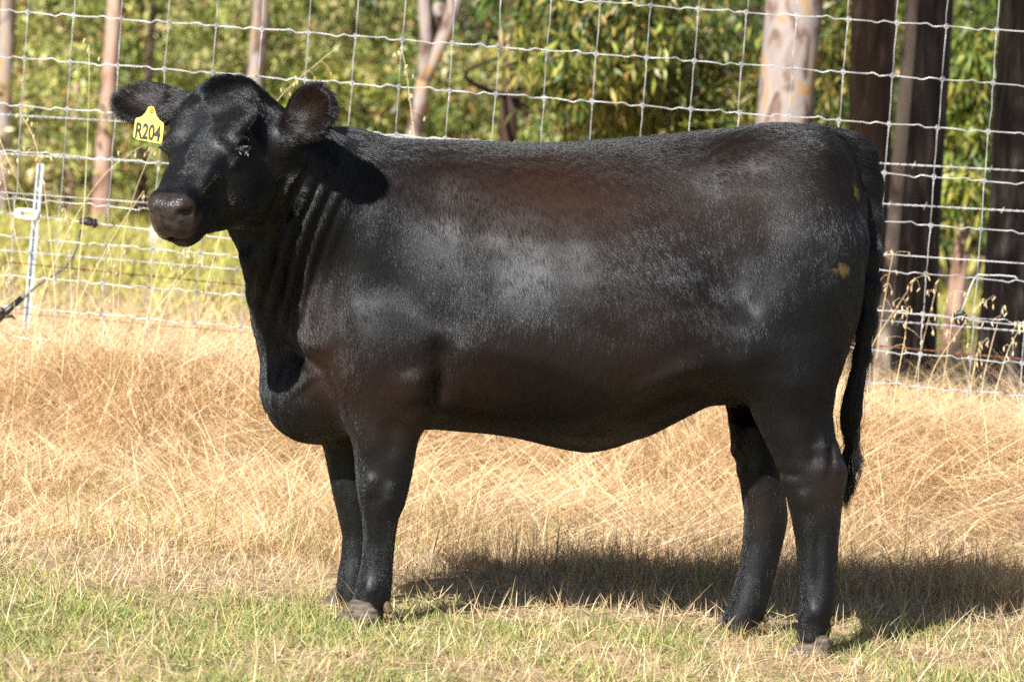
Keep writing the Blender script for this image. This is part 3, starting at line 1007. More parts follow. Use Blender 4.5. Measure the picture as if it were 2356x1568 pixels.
lash_m = mat('pale lash flecks', (0.22, 0.21, 0.20), 0.5)
g = MB()
rl = np.random.RandomState(5)
e0, e1, eu = eye_frame(1)
for q in range(15):
    v = -0.75 + 1.3 * q / 14
    p = e0 + 0.0245 * (math.cos(v) * EN(1) + math.sin(v) * eu) + e1 * (-0.007 + rl.normal(0, 0.0012))
    g.ball(p, (0.0011 + 0.0005 * rl.rand(), 0.0010, 0.0009 + 0.0005 * rl.rand()), 6, 5)
for q in range(10):
    v = -0.9 + 0.9 * rl.rand()
    p = e0 + 0.0255 * (math.cos(v) * EN(1) + math.sin(v) * eu) - e1 * rl.uniform(0.013, 0.026)
    g.tube(np.array([p, p - e1 * rl.uniform(0.002, 0.008) + eu * rl.normal(0, 0.002)]), 0.0007, 5)
g.build('lash', lash_m, cow)

# hooves, each two claws, and the dewclaws above them
hoof_m = noise_mat('hoof horn', [(0.3, (0.030, 0.024, 0.019)), (0.5, (0.085, 0.068, 0.054)), (0.7, (0.17, 0.14, 0.11))], (1, 1, 4), 30, 5, 0.6, 0.3)
claw_m = noise_mat('dewclaw horn', [(0.3, (0.035, 0.026, 0.018)), (0.7, (0.17, 0.12, 0.075))], (1, 1, 1), 60, 5, 0.7, 0.4)


def hoof(front, top_back, Yc, w=0.05):
    """front = toe on the ground, top_back = heel at the hair line"""
    g = MB()
    Fx, Bx = front, top_back
    for sd in (-1, 1):
        yc = Yc + sd * w * 0.52
        ring = []
        for t, zt, x0, x1, hwid in ((0, 0.0, Fx, Bx + 0.004, 0.50), (0.25, 0.012, Fx + 0.006, Bx + 0.002, 0.52), (0.6, 0.034, Fx + 0.022, Bx - 0.002, 0.46), (1, 0.058, Fx + 0.040, Bx - 0.010, 0.40), (1.15, 0.064, Fx + 0.052, Bx - 0.02, 0.25)):
            cx, a = (x0 + x1) / 2, (x1 - x0) / 2
            for q in range(16):
                th = q / 16 * 2 * math.pi
                cxx, sy_ = math.cos(th), math.sin(th)
                pinch = 1 - 0.35 * max(0, -cxx) ** 2
                ring.append((cx + a * cxx, yc + w * hwid * sy_ * pinch + sd * 0.004 * cxx, zt))
        ring = np.array(ring)
        k, j = np.arange(16), (np.arange(16) + 1) % 16
        qs = np.vstack([np.stack([i * 16 + k, i * 16 + j, (i + 1) * 16 + j, (i + 1) * 16 + k], -1) for i in range(4)])
        base = g.n
        g.add(np.vstack([ring, ring[:16].mean(0), ring[-16:].mean(0)]), qs)
        g.T.append(np.vstack([np.stack([np.full(16, 80), j, k], -1), np.stack([np.full(16, 81), 64 + k, 64 + j], -1)]) + base)
    return g.build('hoof', hoof_m, cow)


hoof(XZ(768, 1450, -0.165)[0], XZ(872, 1450, -0.165)[0], -0.165)
hoof(XZ(736, 1440, 0.125)[0], XZ(832, 1440, 0.125)[0], 0.125)
hoof(XZ(1815, 1500, -0.165)[0], XZ(1910, 1500, -0.165)[0], -0.165)
hoof(XZ(1628, 1475, 0.125)[0], XZ(1738, 1475, 0.125)[0], 0.125)
for (dx_, dy_, dY) in ((891, 1396, -0.19), (1757, 1416, 0.10), (1909, 1424, -0.185), (1730, 1440, 0.15)):
    e = MB()
    p = PX(dx_, dy_, dY)
    e.ball(p, (0.011, 0.011, 0.015), 10, 8)
    e.ball(p + (0.004, 0, -0.007), (0.010, 0.009, 0.010), 10, 8)
    e.build('dewclaw', claw_m, cow)


# ------------------------------------------------------------------ the hair coat
def flow(P, N):
    """way the hair lies"""
    px = P[:, 0]
    L = (P - POLL) @ HR.T
    l, h, w = L.T
    D = np.zeros_like(P)
    D[:, 0] = 0.42 + 0.35 * noise(P, 1.3, 51, 4)
    D[:, 2] = -1.0
    D[:, 1] = 0.25 * noise(P, 1.7, 52)
    up = smooth((P[:, 2] - 1.08) / 0.12) * (px > -0.45)
    D += up[:, None] * np.array([1.2, 0, 0.5])
    lg = smooth((0.5 - P[:, 2]) / 0.1)
    D[:, 0] += lg * (-0.25 + 0.4 * noise(P, 3.0, 53))
    cow_face = smooth((0.30 - np.abs(l - 0.2)) / 0.08) * (px < -0.52) * (np.abs(w) < 0.16) * (h > -0.28)
    fd_ = -hl[None] * 0.4 + hw[None] * (np.sign(w) * np.clip(np.abs(w) / 0.07, 0, 1) * 1.0)[:, None] + 0.5 * hl[None] * (smooth((0.2 - l) / 0.1))[:, None] * 1.3
    fd_ = fd_ + 0.35 * np.stack([noise(P, 9, 54), noise(P, 9, 55), noise(P, 9, 56)], -1)
    D = D * (1 - cow_face[:, None]) + fd_ * cow_face[:, None]
    for c, A in (EARN, EARF):
        q = (P - c) @ A.T
        m = smooth(1.4 - np.sqrt((q[:, 0] / 0.10) ** 2 + (q[:, 1] / 0.07) ** 2 + (q[:, 2] / 0.05) ** 2))
        e = A[0][None] * 1.0 + A[1][None] * (np.sign(q[:, 1]) * np.clip(np.abs(q[:, 1]) / 0.03, 0, 1) * 0.9)[:, None]
        D = D * (1 - m[:, None]) + e * m[:, None]
    D -= N * (D * N).sum(1)[:, None]
    return D / (np.linalg.norm(D, axis=1)[:, None] + 1e-9)


def hair_len(P, N):
    Ln = np.full(len(P), 0.0135)
    Ln = np.where(P[:, 2] < 0.5, 0.0062, Ln)
    for c, A in (EARN, EARF):
        q = (P - c) @ A.T
        m = smooth(1.5 - np.sqrt((q[:, 0] / 0.09) ** 2 + (q[:, 1] / 0.06) ** 2 + (q[:, 2] / 0.05) ** 2))
        Ln = Ln + 0.008 * m
    L = (P - POLL) @ HR.T
    poll = np.exp(-((L[:, 0] + 0.0) / 0.05) ** 2 - (L[:, 2] / 0.07) ** 2) * (L[:, 1] > -0.06)
    face = (L[:, 0] > 0.06) & (L[:, 0] < 0.45) & (np.abs(L[:, 2]) < 0.13) & (L[:, 1] > -0.24)
    Ln = np.where(face, 0.0065, Ln) + 0.014 * poll
    th = XZ(1925, 320)
    Ln = Ln + 0.024 * np.exp(-((P[:, 0] - th[0] - 0.02) ** 2 + (P[:, 2] - th[1] + 0.03) ** 2) / 0.07 ** 2) * (np.abs(P[:, 1]) < 0.07)
    return Ln


def sample(n, weight):
    tri = np.vstack([CF[:, [0, 1, 2]], CF[:, [0, 2, 3]]])
    a, b, c = CV[tri[:, 0]], CV[tri[:, 1]], CV[tri[:, 2]]
    ar = np.linalg.norm(np.cross(b - a, c - a), axis=1) * weight(CV[tri].mean(1), CN[tri].mean(1))
    cdf = np.cumsum(ar); cdf /= cdf[-1]
    i = np.searchsorted(cdf, RS.uniform(0, 1, n))
    u, v = RS.uniform(0, 1, (2, n))
    fl = u + v > 1
    u, v = np.where(fl, 1 - u, u), np.where(fl, 1 - v, v)
    w = np.stack([1 - u - v, u, v], -1)
    P = (CV[tri[i]] * w[..., None]).sum(1)
    N = (CN[tri[i]] * w[..., None]).sum(1)
    return P, N / (np.linalg.norm(N, axis=1)[:, None] + 1e-9)


def hair_object(name, pts, rad, m, parent, attrs=None):
    """pts (n,k,3)"""
    n, k = pts.shape[:2]
    hc = bpy.data.hair_curves.new(name)
    hc.add_curves([k] * n)
    hc.position_data.foreach_set('vector', (pts - np.array(parent_origin(parent))).astype(np.float32).ravel())
    a = hc.attributes.get('radius') or hc.attributes.new('radius', 'FLOAT', 'POINT')
    a.data.foreach_set('value', np.broadcast_to(rad, (n, k)).astype(np.float32).ravel())
    for nm, v in (attrs or {}).items():
        a = hc.attributes.new(nm, 'FLOAT', 'CURVE')
        a.data.foreach_set('value', v.astype(np.float32))
    hc.materials.append(m)
    o = bpy.data.objects.new(name, hc)
    COL.objects.link(o)
    o.parent = parent
    return o


hair_m = bpy.data.materials.new('black hair')
hair_m.use_nodes = True
nt = hair_m.node_tree
pb = nt.nodes['Principled BSDF']
pb.inputs['Roughness'].default_value = 0.37
mr = nt.nodes.new('ShaderNodeMapRange')
nt.links.new(attr_node(nt, 'gloss'), mr.inputs['Value'])
mr.inputs['To Min'].default_value, mr.inputs['To Max'].default_value = 0.17, 0.58
nt.links.new(mr.outputs[0], pb.inputs['Specular IOR Level'])
pb.inputs['Specular Tint'].default_value = (0.86, 0.93, 1.0, 1)
hcol = mixc(nt, attr_node(nt, 'brown'), (0.0034, 0.0033, 0.0036), (0.027, 0.0140, 0.0090))
hcol = mixc(nt, attr_node(nt, 'dung'), hcol, (0.085, 0.058, 0.024))
nt.links.new(hcol, pb.inputs['Base Color'])

NH = 430000
P, N = sample(NH, lambda p, n: 0.25 + 0.9 * (n[:, 1] < 0.25) + 1.2 * (p[:, 0] < -0.5) * (n[:, 1] < 0.3))
nose, brown, dung = coat_fields(P)
ec = [eye_frame(sd)[0] + 0.023 * EN(sd) for sd in (-1, 1)]
eye_gap = np.minimum(np.linalg.norm(P - ec[0], axis=1), np.linalg.norm(P - ec[1], axis=1)) < 0.015
k = (nose < 0.3) & (P[:, 2] > 0.05) & ~eye_gap
P, N, brown, dung = P[k], N[k], brown[k], dung[k]
D = flow(P, N)
Pc_ = P * np.array([1, 1, 0.15])
D = D + 0.07 * RS.normal(size=D.shape) + 0.12 * np.stack([noise(Pc_, 110, 71, 2), noise(Pc_, 110, 72, 2), 0.5 * noise(Pc_, 110, 73, 2)], -1)
Ln = hair_len(P, N) * RS.uniform(0.7, 1.25, len(P))
lift = 0.17 + 0.05 * noise(P, 2.2, 61, 4)[:, None] + 0.07 * noise(Pc_, 130, 74, 2)[:, None] + 0.045 * RS.normal(size=(len(P), 1))
t = np.linspace(0, 1, 4)
lift = lift + (0.05 + 0.11 * smooth((0.52 - P[:, 2]) / 0.12))[:, None]
lift = np.clip(lift, 0.07, 0.6)
pts = P[:, None] - N[:, None] * 0.0002 + Ln[:, None, None] * ((D + lift * N)[:, None] * t[None, :, None] + (-0.40 * t ** 2)[None, :, None] * N[:, None] * lift[:, None])
hair_object('coat_hair', pts, np.array([0.00025, 0.00025, 0.00020, 0.00006])[None], hair_m, cow, {'brown': brown, 'dung': dung, 'gloss': gloss_field(P)})

# tail switch: long wavy hair
tp = np.array([PX(p[0], p[1], -0.045) for p, r in TAIL if p[1] > 480] + [PX(1957, 1000, -0.045)])
SWX = [(2002, 560), (1998, 660), (1990, 760), (1978, 840), (1962, 920), (1955, 980), (1962, 1030), (1958, 1080), (1950, 1130), (1944, 1165)]
SW = np.array([PX(a, b, -0.05) for a, b in SWX])
ns = 1900
t0 = RS.uniform(0, 0.55, ns)
ln = np.minimum(RS.gamma(6, 0.065, ns), 1 - t0 + 0.03 * RS.normal(size=ns))
tt = np.linspace(0, 1, 18)
u = np.clip(t0[:, None] + ln[:, None] * tt, 0, 1)
cen = np.stack([np.interp(u, np.linspace(0, 1, len(SW)), SW[:, i]) for i in range(3)], -1)
clump = RS.randint(0, 15, ns)
cph, cax, crr = RS.uniform(0, 6.28, 15)[clump], RS.uniform(0, 6.28, 15)[clump], RS.uniform(0.3, 1, 15)[clump]
low = smooth((u - 0.50) / 0.25)
spread = 0.013 + 0.014 * np.exp(-((u - 0.50) / 0.16) ** 2)
ang, rr = RS.uniform(0, 6.28, ns), np.sqrt(RS.uniform(0, 1, ns))
off = np.stack([np.cos(ang), np.sin(ang), 0 * ang], -1)[:, None] * (rr[:, None] * spread * (1 - 0.80 * low))[..., None]
coff = np.stack([np.cos(cax), np.sin(cax), 0 * cax], -1)[:, None] * (0.030 * crr[:, None] * low * (1 - 0.75 * smooth((u - 0.70) / 0.3)))[..., None]
cfq = RS.uniform(16, 40, 15)[clump]
wave = np.stack([np.sin(cfq[:, None] * u + cph[:, None]), np.cos(0.8 * cfq[:, None] * u + cax[:, None]), 0 * u], -1) * (RS.uniform(0.002, 0.009, 15)[clump][:, None] * low)[..., None]
wave = wave + RS.normal(0, 0.004, (ns, 1, 3)) * (low * tt[None])[..., None]
fly = (RS.uniform(0, 1, ns) < 0.10)[:, None, None]
wave = wave + fly * np.stack([np.sin(5 * tt[None] + cph[:, None]), np.cos(4 * tt[None] + cax[:, None]), 0 * u], -1) * (0.022 * tt[None])[..., None]
hair_object('tail_switch', cen + off + coff + wave, np.broadcast_to(np.linspace(0.0005, 0.0002, 18), (ns, 18)), hair_m, cow,
            {'brown': 0.12 * np.ones(ns), 'dung': np.zeros(ns), 'gloss': 0.5 * np.ones(ns)})
FSH = 1.15


def PXF(x, y, Y):
    return PX(x, y, Y + FSH)


# ------------------------------------------------------------------ wire mesh fence
zinc = noise_mat('galvanised wire', [(0.35, (0.28, 0.29, 0.31)), (0.5, (0.45, 0.46, 0.49)), (0.65, (0.60, 0.61, 0.64))], nscale=14, rough=0.38, bump=0, spec=0.5)
zinc.node_tree.nodes['Principled BSDF'].inputs['Metallic'].default_value = 0.25
rusty = noise_mat('rusty wire', [(0.35, (0.10, 0.045, 0.025)), (0.65, (0.30, 0.13, 0.07))], nscale=60, rough=0.8, bump=0)
black_m = mat('black plastic', (0.012, 0.012, 0.013), 0.4, 0.5)
FA, FB = PXF(66, 28, 1.98), PXF(2285, 191, 1.50)
fdir = (FB - FA)[:2] / np.linalg.norm((FB - FA)[:2])
fslope = (FB[2] - FA[2]) / np.linalg.norm((FB - FA)[:2])
Lf = np.linalg.norm((FB - FA)[:2])
step = Lf / 20.0
GAP = [1.117 * g_ for g_ in (0.160, 0.147, 0.149, 0.147, 0.148, 0.123, 0.122, 0.099, 0.094)]


def FP(s_, drop, sway=0.0):
    """point of the fence, s_ metres along it, drop below the second line wire"""
    return np.stack([FA[0] + fdir[0] * s_, FA[1] + fdir[1] * s_ + sway, FA[2] + fslope * s_ - drop], -1)


drops = [-GAP[0], 0]
for g_ in GAP[1:]:
    drops.append(drops[-1] + g_)
drops = [drops[0] - 0.179] + drops
fence = empty('wire_fence', (FA[0], FA[1], gz(FA[0], FA[1])), label='galvanised hinged mesh wire fence crossing behind the cow', cat='fence')
jit = np.random.RandomState(3)
xsj = {i: step * i + jit.normal(0, 0.003) for i in range(-9, 30)}
for k, d in enumerate(drops):
    pts = []
    for i in range(-9, 29):
        a, b = xsj[i], xsj[i + 1]
        sg = (1 if (i + k) % 2 else -1) * (0.8 + 0.4 * jit.rand())
        for t, o in ((0, 0), (0.12, 0), (0.3, 0.0006), (0.5, 0.002), (0.56, 0.005), (0.62, 0.0055), (0.68, 0.001), (0.74, -0.0035), (0.80, -0.0025), (0.9, 0.0)):
            pts.append(FP(a + (b - a) * t, d - sg * o + 0.0015 * math.sin(7 * i + 3 * k + 4 * t), 0.002 * math.sin(5 * i + 9 * t)))
    g = MB()
    g.tube(np.array(pts), 0.00165, 6)
    g.build('line_wire', zinc, fence)
for i in range(-8, 29):
    g = MB()
    for k in range(len(drops) - 1):
        p, q = FP(xsj[i] + 0.002 * jit.normal(), drops[k]), FP(xsj[i] + 0.002 * jit.normal(), drops[k + 1])
        t = np.linspace(0, 1, 5)[:, None]
        seg = p + (q - p) * t
        seg[1:-1] += jit.normal(0, 0.0008, (3, 3))
        g.tube(seg, 0.00145, 5)
        # hinge knot: wraps round the line wire, tails twisted along the stay
        for m in range(3):
            g.torus(p + (fdir[0] * (m - 1) * 0.0042, 0, -0.0004), 0.0040, 0.0014, (fdir[0], fdir[1], fslope), 8, 4)
        for m in range(4):
            g.torus(p + (0, 0, -0.010 - 0.0045 * m) + (q - p) * 0, 0.0022, 0.0011, (0, 0.25, 1), 7, 4)
        g.torus(p + (0, -0.002, 0), 0.0078, 0.0012, (0.1, 1, 0.1), 10, 4)
    g.build('stay_wire', zinc, fence)


def wire_path(p, q, n=60, sag=0.004):
    t = np.linspace(0, 1, n)[:, None]
    P = p + (q - p) * t
    P[:, 2] -= (sag * 4 * t * (1 - t))[:, 0]
    return P


def barbed(p, q, m, label, barbs=0.135, ph=0.0, r=0.0013):
    L = np.linalg.norm(q - p)
    n = int(L / 0.008)
    P = wire_path(p, q, n, 0.006)
    th = np.linspace(0, L / 0.06 * 2 * np.pi, n)
    o = np.stack([0 * th, np.cos(th), np.sin(th)], -1) * 0.0016
    g = MB()
    g.tube(P + o, r, 4)
    g.tube(P - o, r, 4)
    b = MB()
    dv = (q - p) / L
    for k in range(int(L / barbs)):
        c = P[min(n - 1, int(((k + 0.5 + ph) * barbs) / L * n))]
        for m_ in range(3):
            g.torus(c + dv * (m_ - 1) * 0.0035, 0.0032, 0.0012, dv, 7, 4)
        a0 = jit.uniform(0, 3.14)
        for e in (a0, a0 + 1.5):
            v = np.array([0.35, math.cos(e) * 0.8, math.sin(e)])
            g.tube(np.array([c - v * 0.014, c + v * 0.014]), np.array([0.0009, 0.0009]), 4)
    o_ = g.build('barbed_wire', m, None)
    return tag(o_, label, 'barbed wire', 'strands of wire running behind the mesh fence')


def plain(p, q, m, label, r=0.0016):
    g = MB()
    g.tube(wire_path(p, q, 40, 0.006), r, 6)
    return tag(g.build('plain_wire', m, None), label, 'wire', 'strands of wire running behind the mesh fence')


def line2(x0, y0, Y0, x1, y1, Y1, over=0.22):
    """straight strand through two seen points, carried on past both"""
    p, q = PXF(x0, y0, Y0), PXF(x1, y1, Y1)
    return p - (q - p) * over, q + (q - p) * over


barbed(*line2(0, 261, 3.0, 2356, 391, 1.95), zinc, 'topmost barbed strand level with the cow ear tag and rump', ph=0.3)
barbed(*line2(150, 360, 2.9, 2356, 484, 1.9), zinc, 'second barbed strand from the top level with the cow eye', ph=0.1)
plain(*line2(0, 440, 2.8, 2356, 604, 1.85), zinc, 'smooth bright strand level with the cow nostrils')
W4 = line2(0, 487, 2.3, 2356, 747, 1.75)
plain(*W4, zinc, 'smooth strand carrying the white egg insulator and black knob', 0.0018)
barbed(*line2(0, 573, 2.6, 2356, 760, 1.9), zinc, 'barbed strand just under the insulator strand', ph=0.6)
barbed(*line2(0, 599, 2.6, 2356, 824, 1.85), rusty, 'rust brown barbed strand low over the meadow', ph=0.2)
plain(*line2(30, 718, 2.4, 2356, 905, 1.8), rusty, 'lowest dull rusty strand among the straw tops', 0.0013)


def on_w4(x):
    p, q = W4
    ts = np.linspace(0, 1, 4000)
    P = p + (q - p) * ts[:, None]
    u = (P - CAM) @ r0 / ((P - CAM) @ f0) * FPX
    v = -((P - CAM) @ u0) / ((P - CAM) @ f0) * FPX
    X = CX + u * cs - v * sn
    return P[np.abs(X - x).argmin()]


# egg insulator: cream plastic with an open slot for each wire loop
cream = mat('cream plastic', (0.78, 0.76, 0.58), 0.35, 0.5)
c = on_w4(62)
dv = (W4[1] - W4[0]) / np.linalg.norm(W4[1] - W4[0])
side = np.array([0, -1.0, 0]); upv = np.cross(dv, side); upv *= np.sign(upv[2])
ins = empty('insulator', c, label='cream egg insulator strung on the wire beside the pale metal post', cat='insulator')
g = MB()
rot = np.stack([dv, upv, side], 1)
for s_, o_ in ((1, 0.012), (-1, -0.012)):
    g.ball(c + upv * o_, (0.048, 0.0125, 0.022), 18, 12, rot)
g.ball(c - dv * 0.031, (0.017, 0.022, 0.022), 14, 10, rot)
g.ball(c + dv * 0.036, (0.012, 0.019, 0.020), 14, 10, rot)
g.build('shell', cream, ins)
for e in (-1, 1):
    g = MB()
    th = np.linspace(0, 2 * np.pi, 17)
    lp = c + dv * (e * 0.036) + np.outer(np.cos(th) * 0.020 * e, dv) + np.outer(np.sin(th) * 0.006, upv)
    g.tube(lp, 0.0016, 5)
    for k in range(9):
        g.torus(c + dv * e * (0.056 + 0.007 * k), 0.0022, 0.0014, dv, 7, 4)
    g.build('wire_loop', zinc, ins)

# line clamp with the insulated lead hanging off it
c = on_w4(203)
cl = empty('wire_clamp', c, label='small black line clamp where the insulated lead joins the wire', cat='clamp')
g = MB()
g.ball(c, (0.023, 0.017, 0.017), 12, 8)
g.ball(c + dv * 0.025 + (0, 0, -0.004), (0.012, 0.017, 0.018), 12, 8)
g.ball(c - dv * 0.020 + (0, 0, -0.003), (0.015, 0.012, 0.012), 12, 8)
g.tube(np.array([c + (0.005, -0.019, 0.0), c + (0.005, 0.019, 0.0)]), 0.011, 6)
g.build('clamp_body', black_m, cl, smooth=False)
g = MB()
g.ball(c + (-0.001, -0.013, 0.004), 0.0036, 10, 8)
g.build('screw', zinc, cl)
g = MB()
g.tube(np.array([c + dv * 0.020, c + dv * 0.046]), 0.003, 8)
for k in range(4):
    g.torus(c + dv * (0.026 + 0.005 * k), 0.0062 - 0.0009 * k, 0.0024, dv, 9, 4)
g.build('wire_wrap', zinc, cl)
grey_m = mat('grey cable sheath', (0.10, 0.095, 0.09), 0.5, 0.4)
pa = [(186, 527), (182, 545), (176, 570), (166, 596), (148, 617), (122, 634), (98, 648), (80, 661), (66, 674), (52, 688)]
Pc = np.array([PXF(x_, y_, 2.05 - 0.01 * i) for i, (x_, y_) in enumerate(pa)])
t = np.linspace(0, 1, 60)
Pc = np.stack([np.interp(t, np.linspace(0, 1, len(pa)), Pc[:, i]) for i in range(3)], -1)
for i in range(3): Pc[:, i] = smoo(Pc[:, i], 9)
lead = empty('lead_cable', Pc[-1], label='grey insulated lead curving down into a thick black sleeve', cat='cable')
g = MB(); g.tube(Pc, 0.0042, 8); g.build('cable', grey_m, lead)
g = MB()
p0, p1, p2 = PXF(50, 685, 1.94), PXF(20, 712, 1.93), PXF(-14, 745, 1.92)
g.tube(np.array([p0, p1, p2]), np.array([0.0110, 0.0118, 0.0122]), 10)
g.torus(p0, 0.008, 0.002, p1 - p0, 12, 5)
g.ball(PXF(4, 716, 1.92), (0.013, 0.012, 0.014), 10, 8)
g.tube(np.array([PXF(0, 728, 1.92), PXF(28, 727, 1.93), PXF(36, 735, 1.93)]), np.array([0.007, 0.006, 0.003]), 6)
g.build('sleeve', black_m, lead)

# insulator knob on the far end with its wire hanger
c = on_w4(2208)
kb = empty('ring_insulator', c, label='black ring insulator tied to the mesh by a bent white wire', cat='insulator')
g = MB()
for k in range(5):
    g.torus(c + (0.001 * k, -0.008 + 0.004 * k, 0.001 * (k % 2)), 0.017, 0.009, (0.3, 1, 0.1), 12, 6)
g.ball(c + (0.004, 0.0, -0.006), (0.027, 0.022, 0.023), 10, 8)
g.tube(np.array([c + (-0.010, 0, 0.006), c + (-0.022, 0, 0.020), c + (-0.026, 0, 0.024)]), np.array([0.006, 0.005, 0.002]), 6)
g.tube(np.array([c + (0.0, 0, 0.010), c + (0.002, 0, 0.036)]), np.array([0.005, 0.003]), 6)
g.tube(np.array([c + (0.010, 0, 0.010), c + (0.006, 0, 0.030)]), np.array([0.005, 0.003]), 6)
g.tube(np.array([c + (0.010, 0, -0.010), c + (0.026, -0.004, -0.05), c + (0.031, -0.004, -0.11)]), np.array([0.003, 0.0022, 0.0015]), 6)
g.build('ring', black_m, kb)
g = MB()
hg = [(2212, 716), (2222, 690), (2232, 662), (2242, 640), (2250, 631), (2270, 633), (2300, 633), (2335, 636), (2342, 642)]
Ph = np.array([PXF(x_, y_, 1.60) for x_, y_ in hg])
g.tube(Ph, 0.0022, 7)
g.build('hanger', mat('white coated wire', (0.55, 0.58, 0.62), 0.4), kb)

# posts behind the strands
post_m = noise_mat('weathered galvanised steel', [(0.35, (0.30, 0.35, 0.38)), (0.65, (0.48, 0.54, 0.58))], nscale=20, rough=0.5, bump=0.1)
P0, P1 = PXF(92, 376, 3.6), PXF(62, 715, 3.5)
P1 = P1 + (P1 - P0) * 0.12
mp_ = empty('metal_post', (P1[0], P1[1], gz(P1[0], P1[1])), label='pale galvanised steel post standing behind the egg insulator', cat='fence post')
g = MB()
d_ = (P0 - P1)
for a_ in (0.2, 2.3, 4.4):
    v_ = np.array([math.cos(a_), math.sin(a_), 0]) * 0.017
    n_ = np.array([-math.sin(a_), math.cos(a_), 0]) * 0.003
    q_ = []
    for b_ in (P1, P0):
        q_ += [b_ + n_, b_ - n_, b_ + v_ - n_, b_ + v_ + n_]
    g.add(np.array(q_), [[0, 1, 2, 3], [7, 6, 5, 4], [0, 4, 5, 1], [1, 5, 6, 2], [2, 6, 7, 3], [3, 7, 4, 0]])
g.build('star_section', post_m, mp_, smooth=False)
wood_m = noise_mat('grey weathered wood', [(0.3, (0.26, 0.23, 0.20)), (0.55, (0.45, 0.41, 0.37)), (0.7, (0.56, 0.52, 0.47))], (6, 6, 0.6), 7, 7, 0.9, 0.5)
for (x_, y0_, y1_, Y_, r_, lab) in ((366, 520, 606, 17.0, 0.075, 'short grey wooden post under the cow chin'), (2318, 640, 810, 6.0, 0.030, 'slim pale wooden post in front of the dark trunks')):
    a_, b_ = PXF(x_, y0_, Y_), PXF(x_ - 8, y1_, Y_)
    zg = float(gz(b_[0], b_[1]))
    yy = a_[1]
    pts = np.array([[b_[0], yy, zg - 0.05], [b_[0], yy, (zg + a_[2]) / 2], [a_[0], yy, a_[2] - 0.01], [a_[0], yy, a_[2]]])
    g = MB(); g.tube(pts, np.array([r_, r_ * 0.98, r_ * 0.96, r_ * 0.85]), 14)
    tag(g.build('wooden_post', wood_m, None), lab, 'fence post')

# ------------------------------------------------------------------ ear tag
yel = mat('yellow plastic', (0.80, 0.64, 0.08), 0.4, 0.4)
ink = mat('black ink', (0.012, 0.012, 0.013), 0.5, 0.3)
c0, cA = EARF
n_ = cA[2]
def tpt(x_, y_, off=0.0):
    base = PX(348, 252, -0.375)
    p = PX(x_, y_, -0.375)
    v = p - base
    # the panel hangs down, turned and tipped a little
    return base + np.array([v[0], -0.16 * (v[0]) + 0.10 * v[2] - off, v[2]])
out = [(341, 247), (348, 244), (354, 247), (357, 255), (360, 266), (368, 277), (377, 283), (378, 290), (374, 326), (370, 331), (314, 320), (307, 315), (307, 310), (311, 275), (313, 272), (326, 268), (334, 260), (339, 252)]
tg = empty('ear_tag', tpt(348, 252), label='yellow plastic ear tag printed R204', cat='ear tag')
F_ = np.array([tpt(a, b, 0.0012) for a, b in out]); B_ = np.array([tpt(a, b, -0.0012) for a, b in out])
n = len(out)
bmv = np.vstack([F_, B_])
me = bpy.data.meshes.new('tag_panel')
po = np.array(parent_origin(tg))
me.from_pydata([tuple(v) for v in bmv - po], [], [list(range(n)), list(range(2 * n - 1, n - 1, -1))] + [[i, i + n, (i + 1) % n + n, (i + 1) % n] for i in range(n)])
me.materials.append(yel)
o = bpy.data.objects.new('tag_panel', me); COL.objects.link(o); o.parent = tg
g = MB()
g.torus(tpt(349, 254, 0.003), 0.0046, 0.0018, (0.16, -1, 0.1), 14, 6)
g.ball(tpt(349, 254, 0.002), 0.0034, 10, 8)
g.tube(np.array([tpt(349, 254, 0.003), tpt(349, 254, -0.03)]), 0.0032, 8)
g.build('stud', mat('brass yellow stud', (0.42, 0.30, 0.03), 0.3, 0.6), tg)
fc = bpy.data.curves.new('text', 'FONT')
fc.body = 'R204'
fc.size = 1.0
fc.offset = 0.035
fc.extrude = 0.0
to = bpy.data.objects.new('text', fc)
COL.objects.link(to)
bpy.context.view_layer.update()
tm = bpy.data.meshes.new_from_object(to.evaluated_get(bpy.context.evaluated_depsgraph_get()))
bpy.data.objects.remove(to)
tv = np.array([v.co[:2] for v in tm.vertices])
mn, mx_ = tv.min(0), tv.max(0)
uv = (tv - mn) / (mx_ - mn)
# corners of the printed line on the tag: upper-left, upper-right, lower-left
UL, UR, LL = np.array([314, 280.]), np.array([373, 289.5]), np.array([310, 318.])
pv = [tpt(*(LL + (UR - UL) * a + (UL - LL) * b), 0.0017) for a, b in uv]
for v, p in zip(tm.vertices, pv):
    v.co = Vector([float(i) for i in p - po])
tm.materials.clear(); tm.materials.append(ink)
o = bpy.data.objects.new('lettering', tm); COL.objects.link(o); o.parent = tg

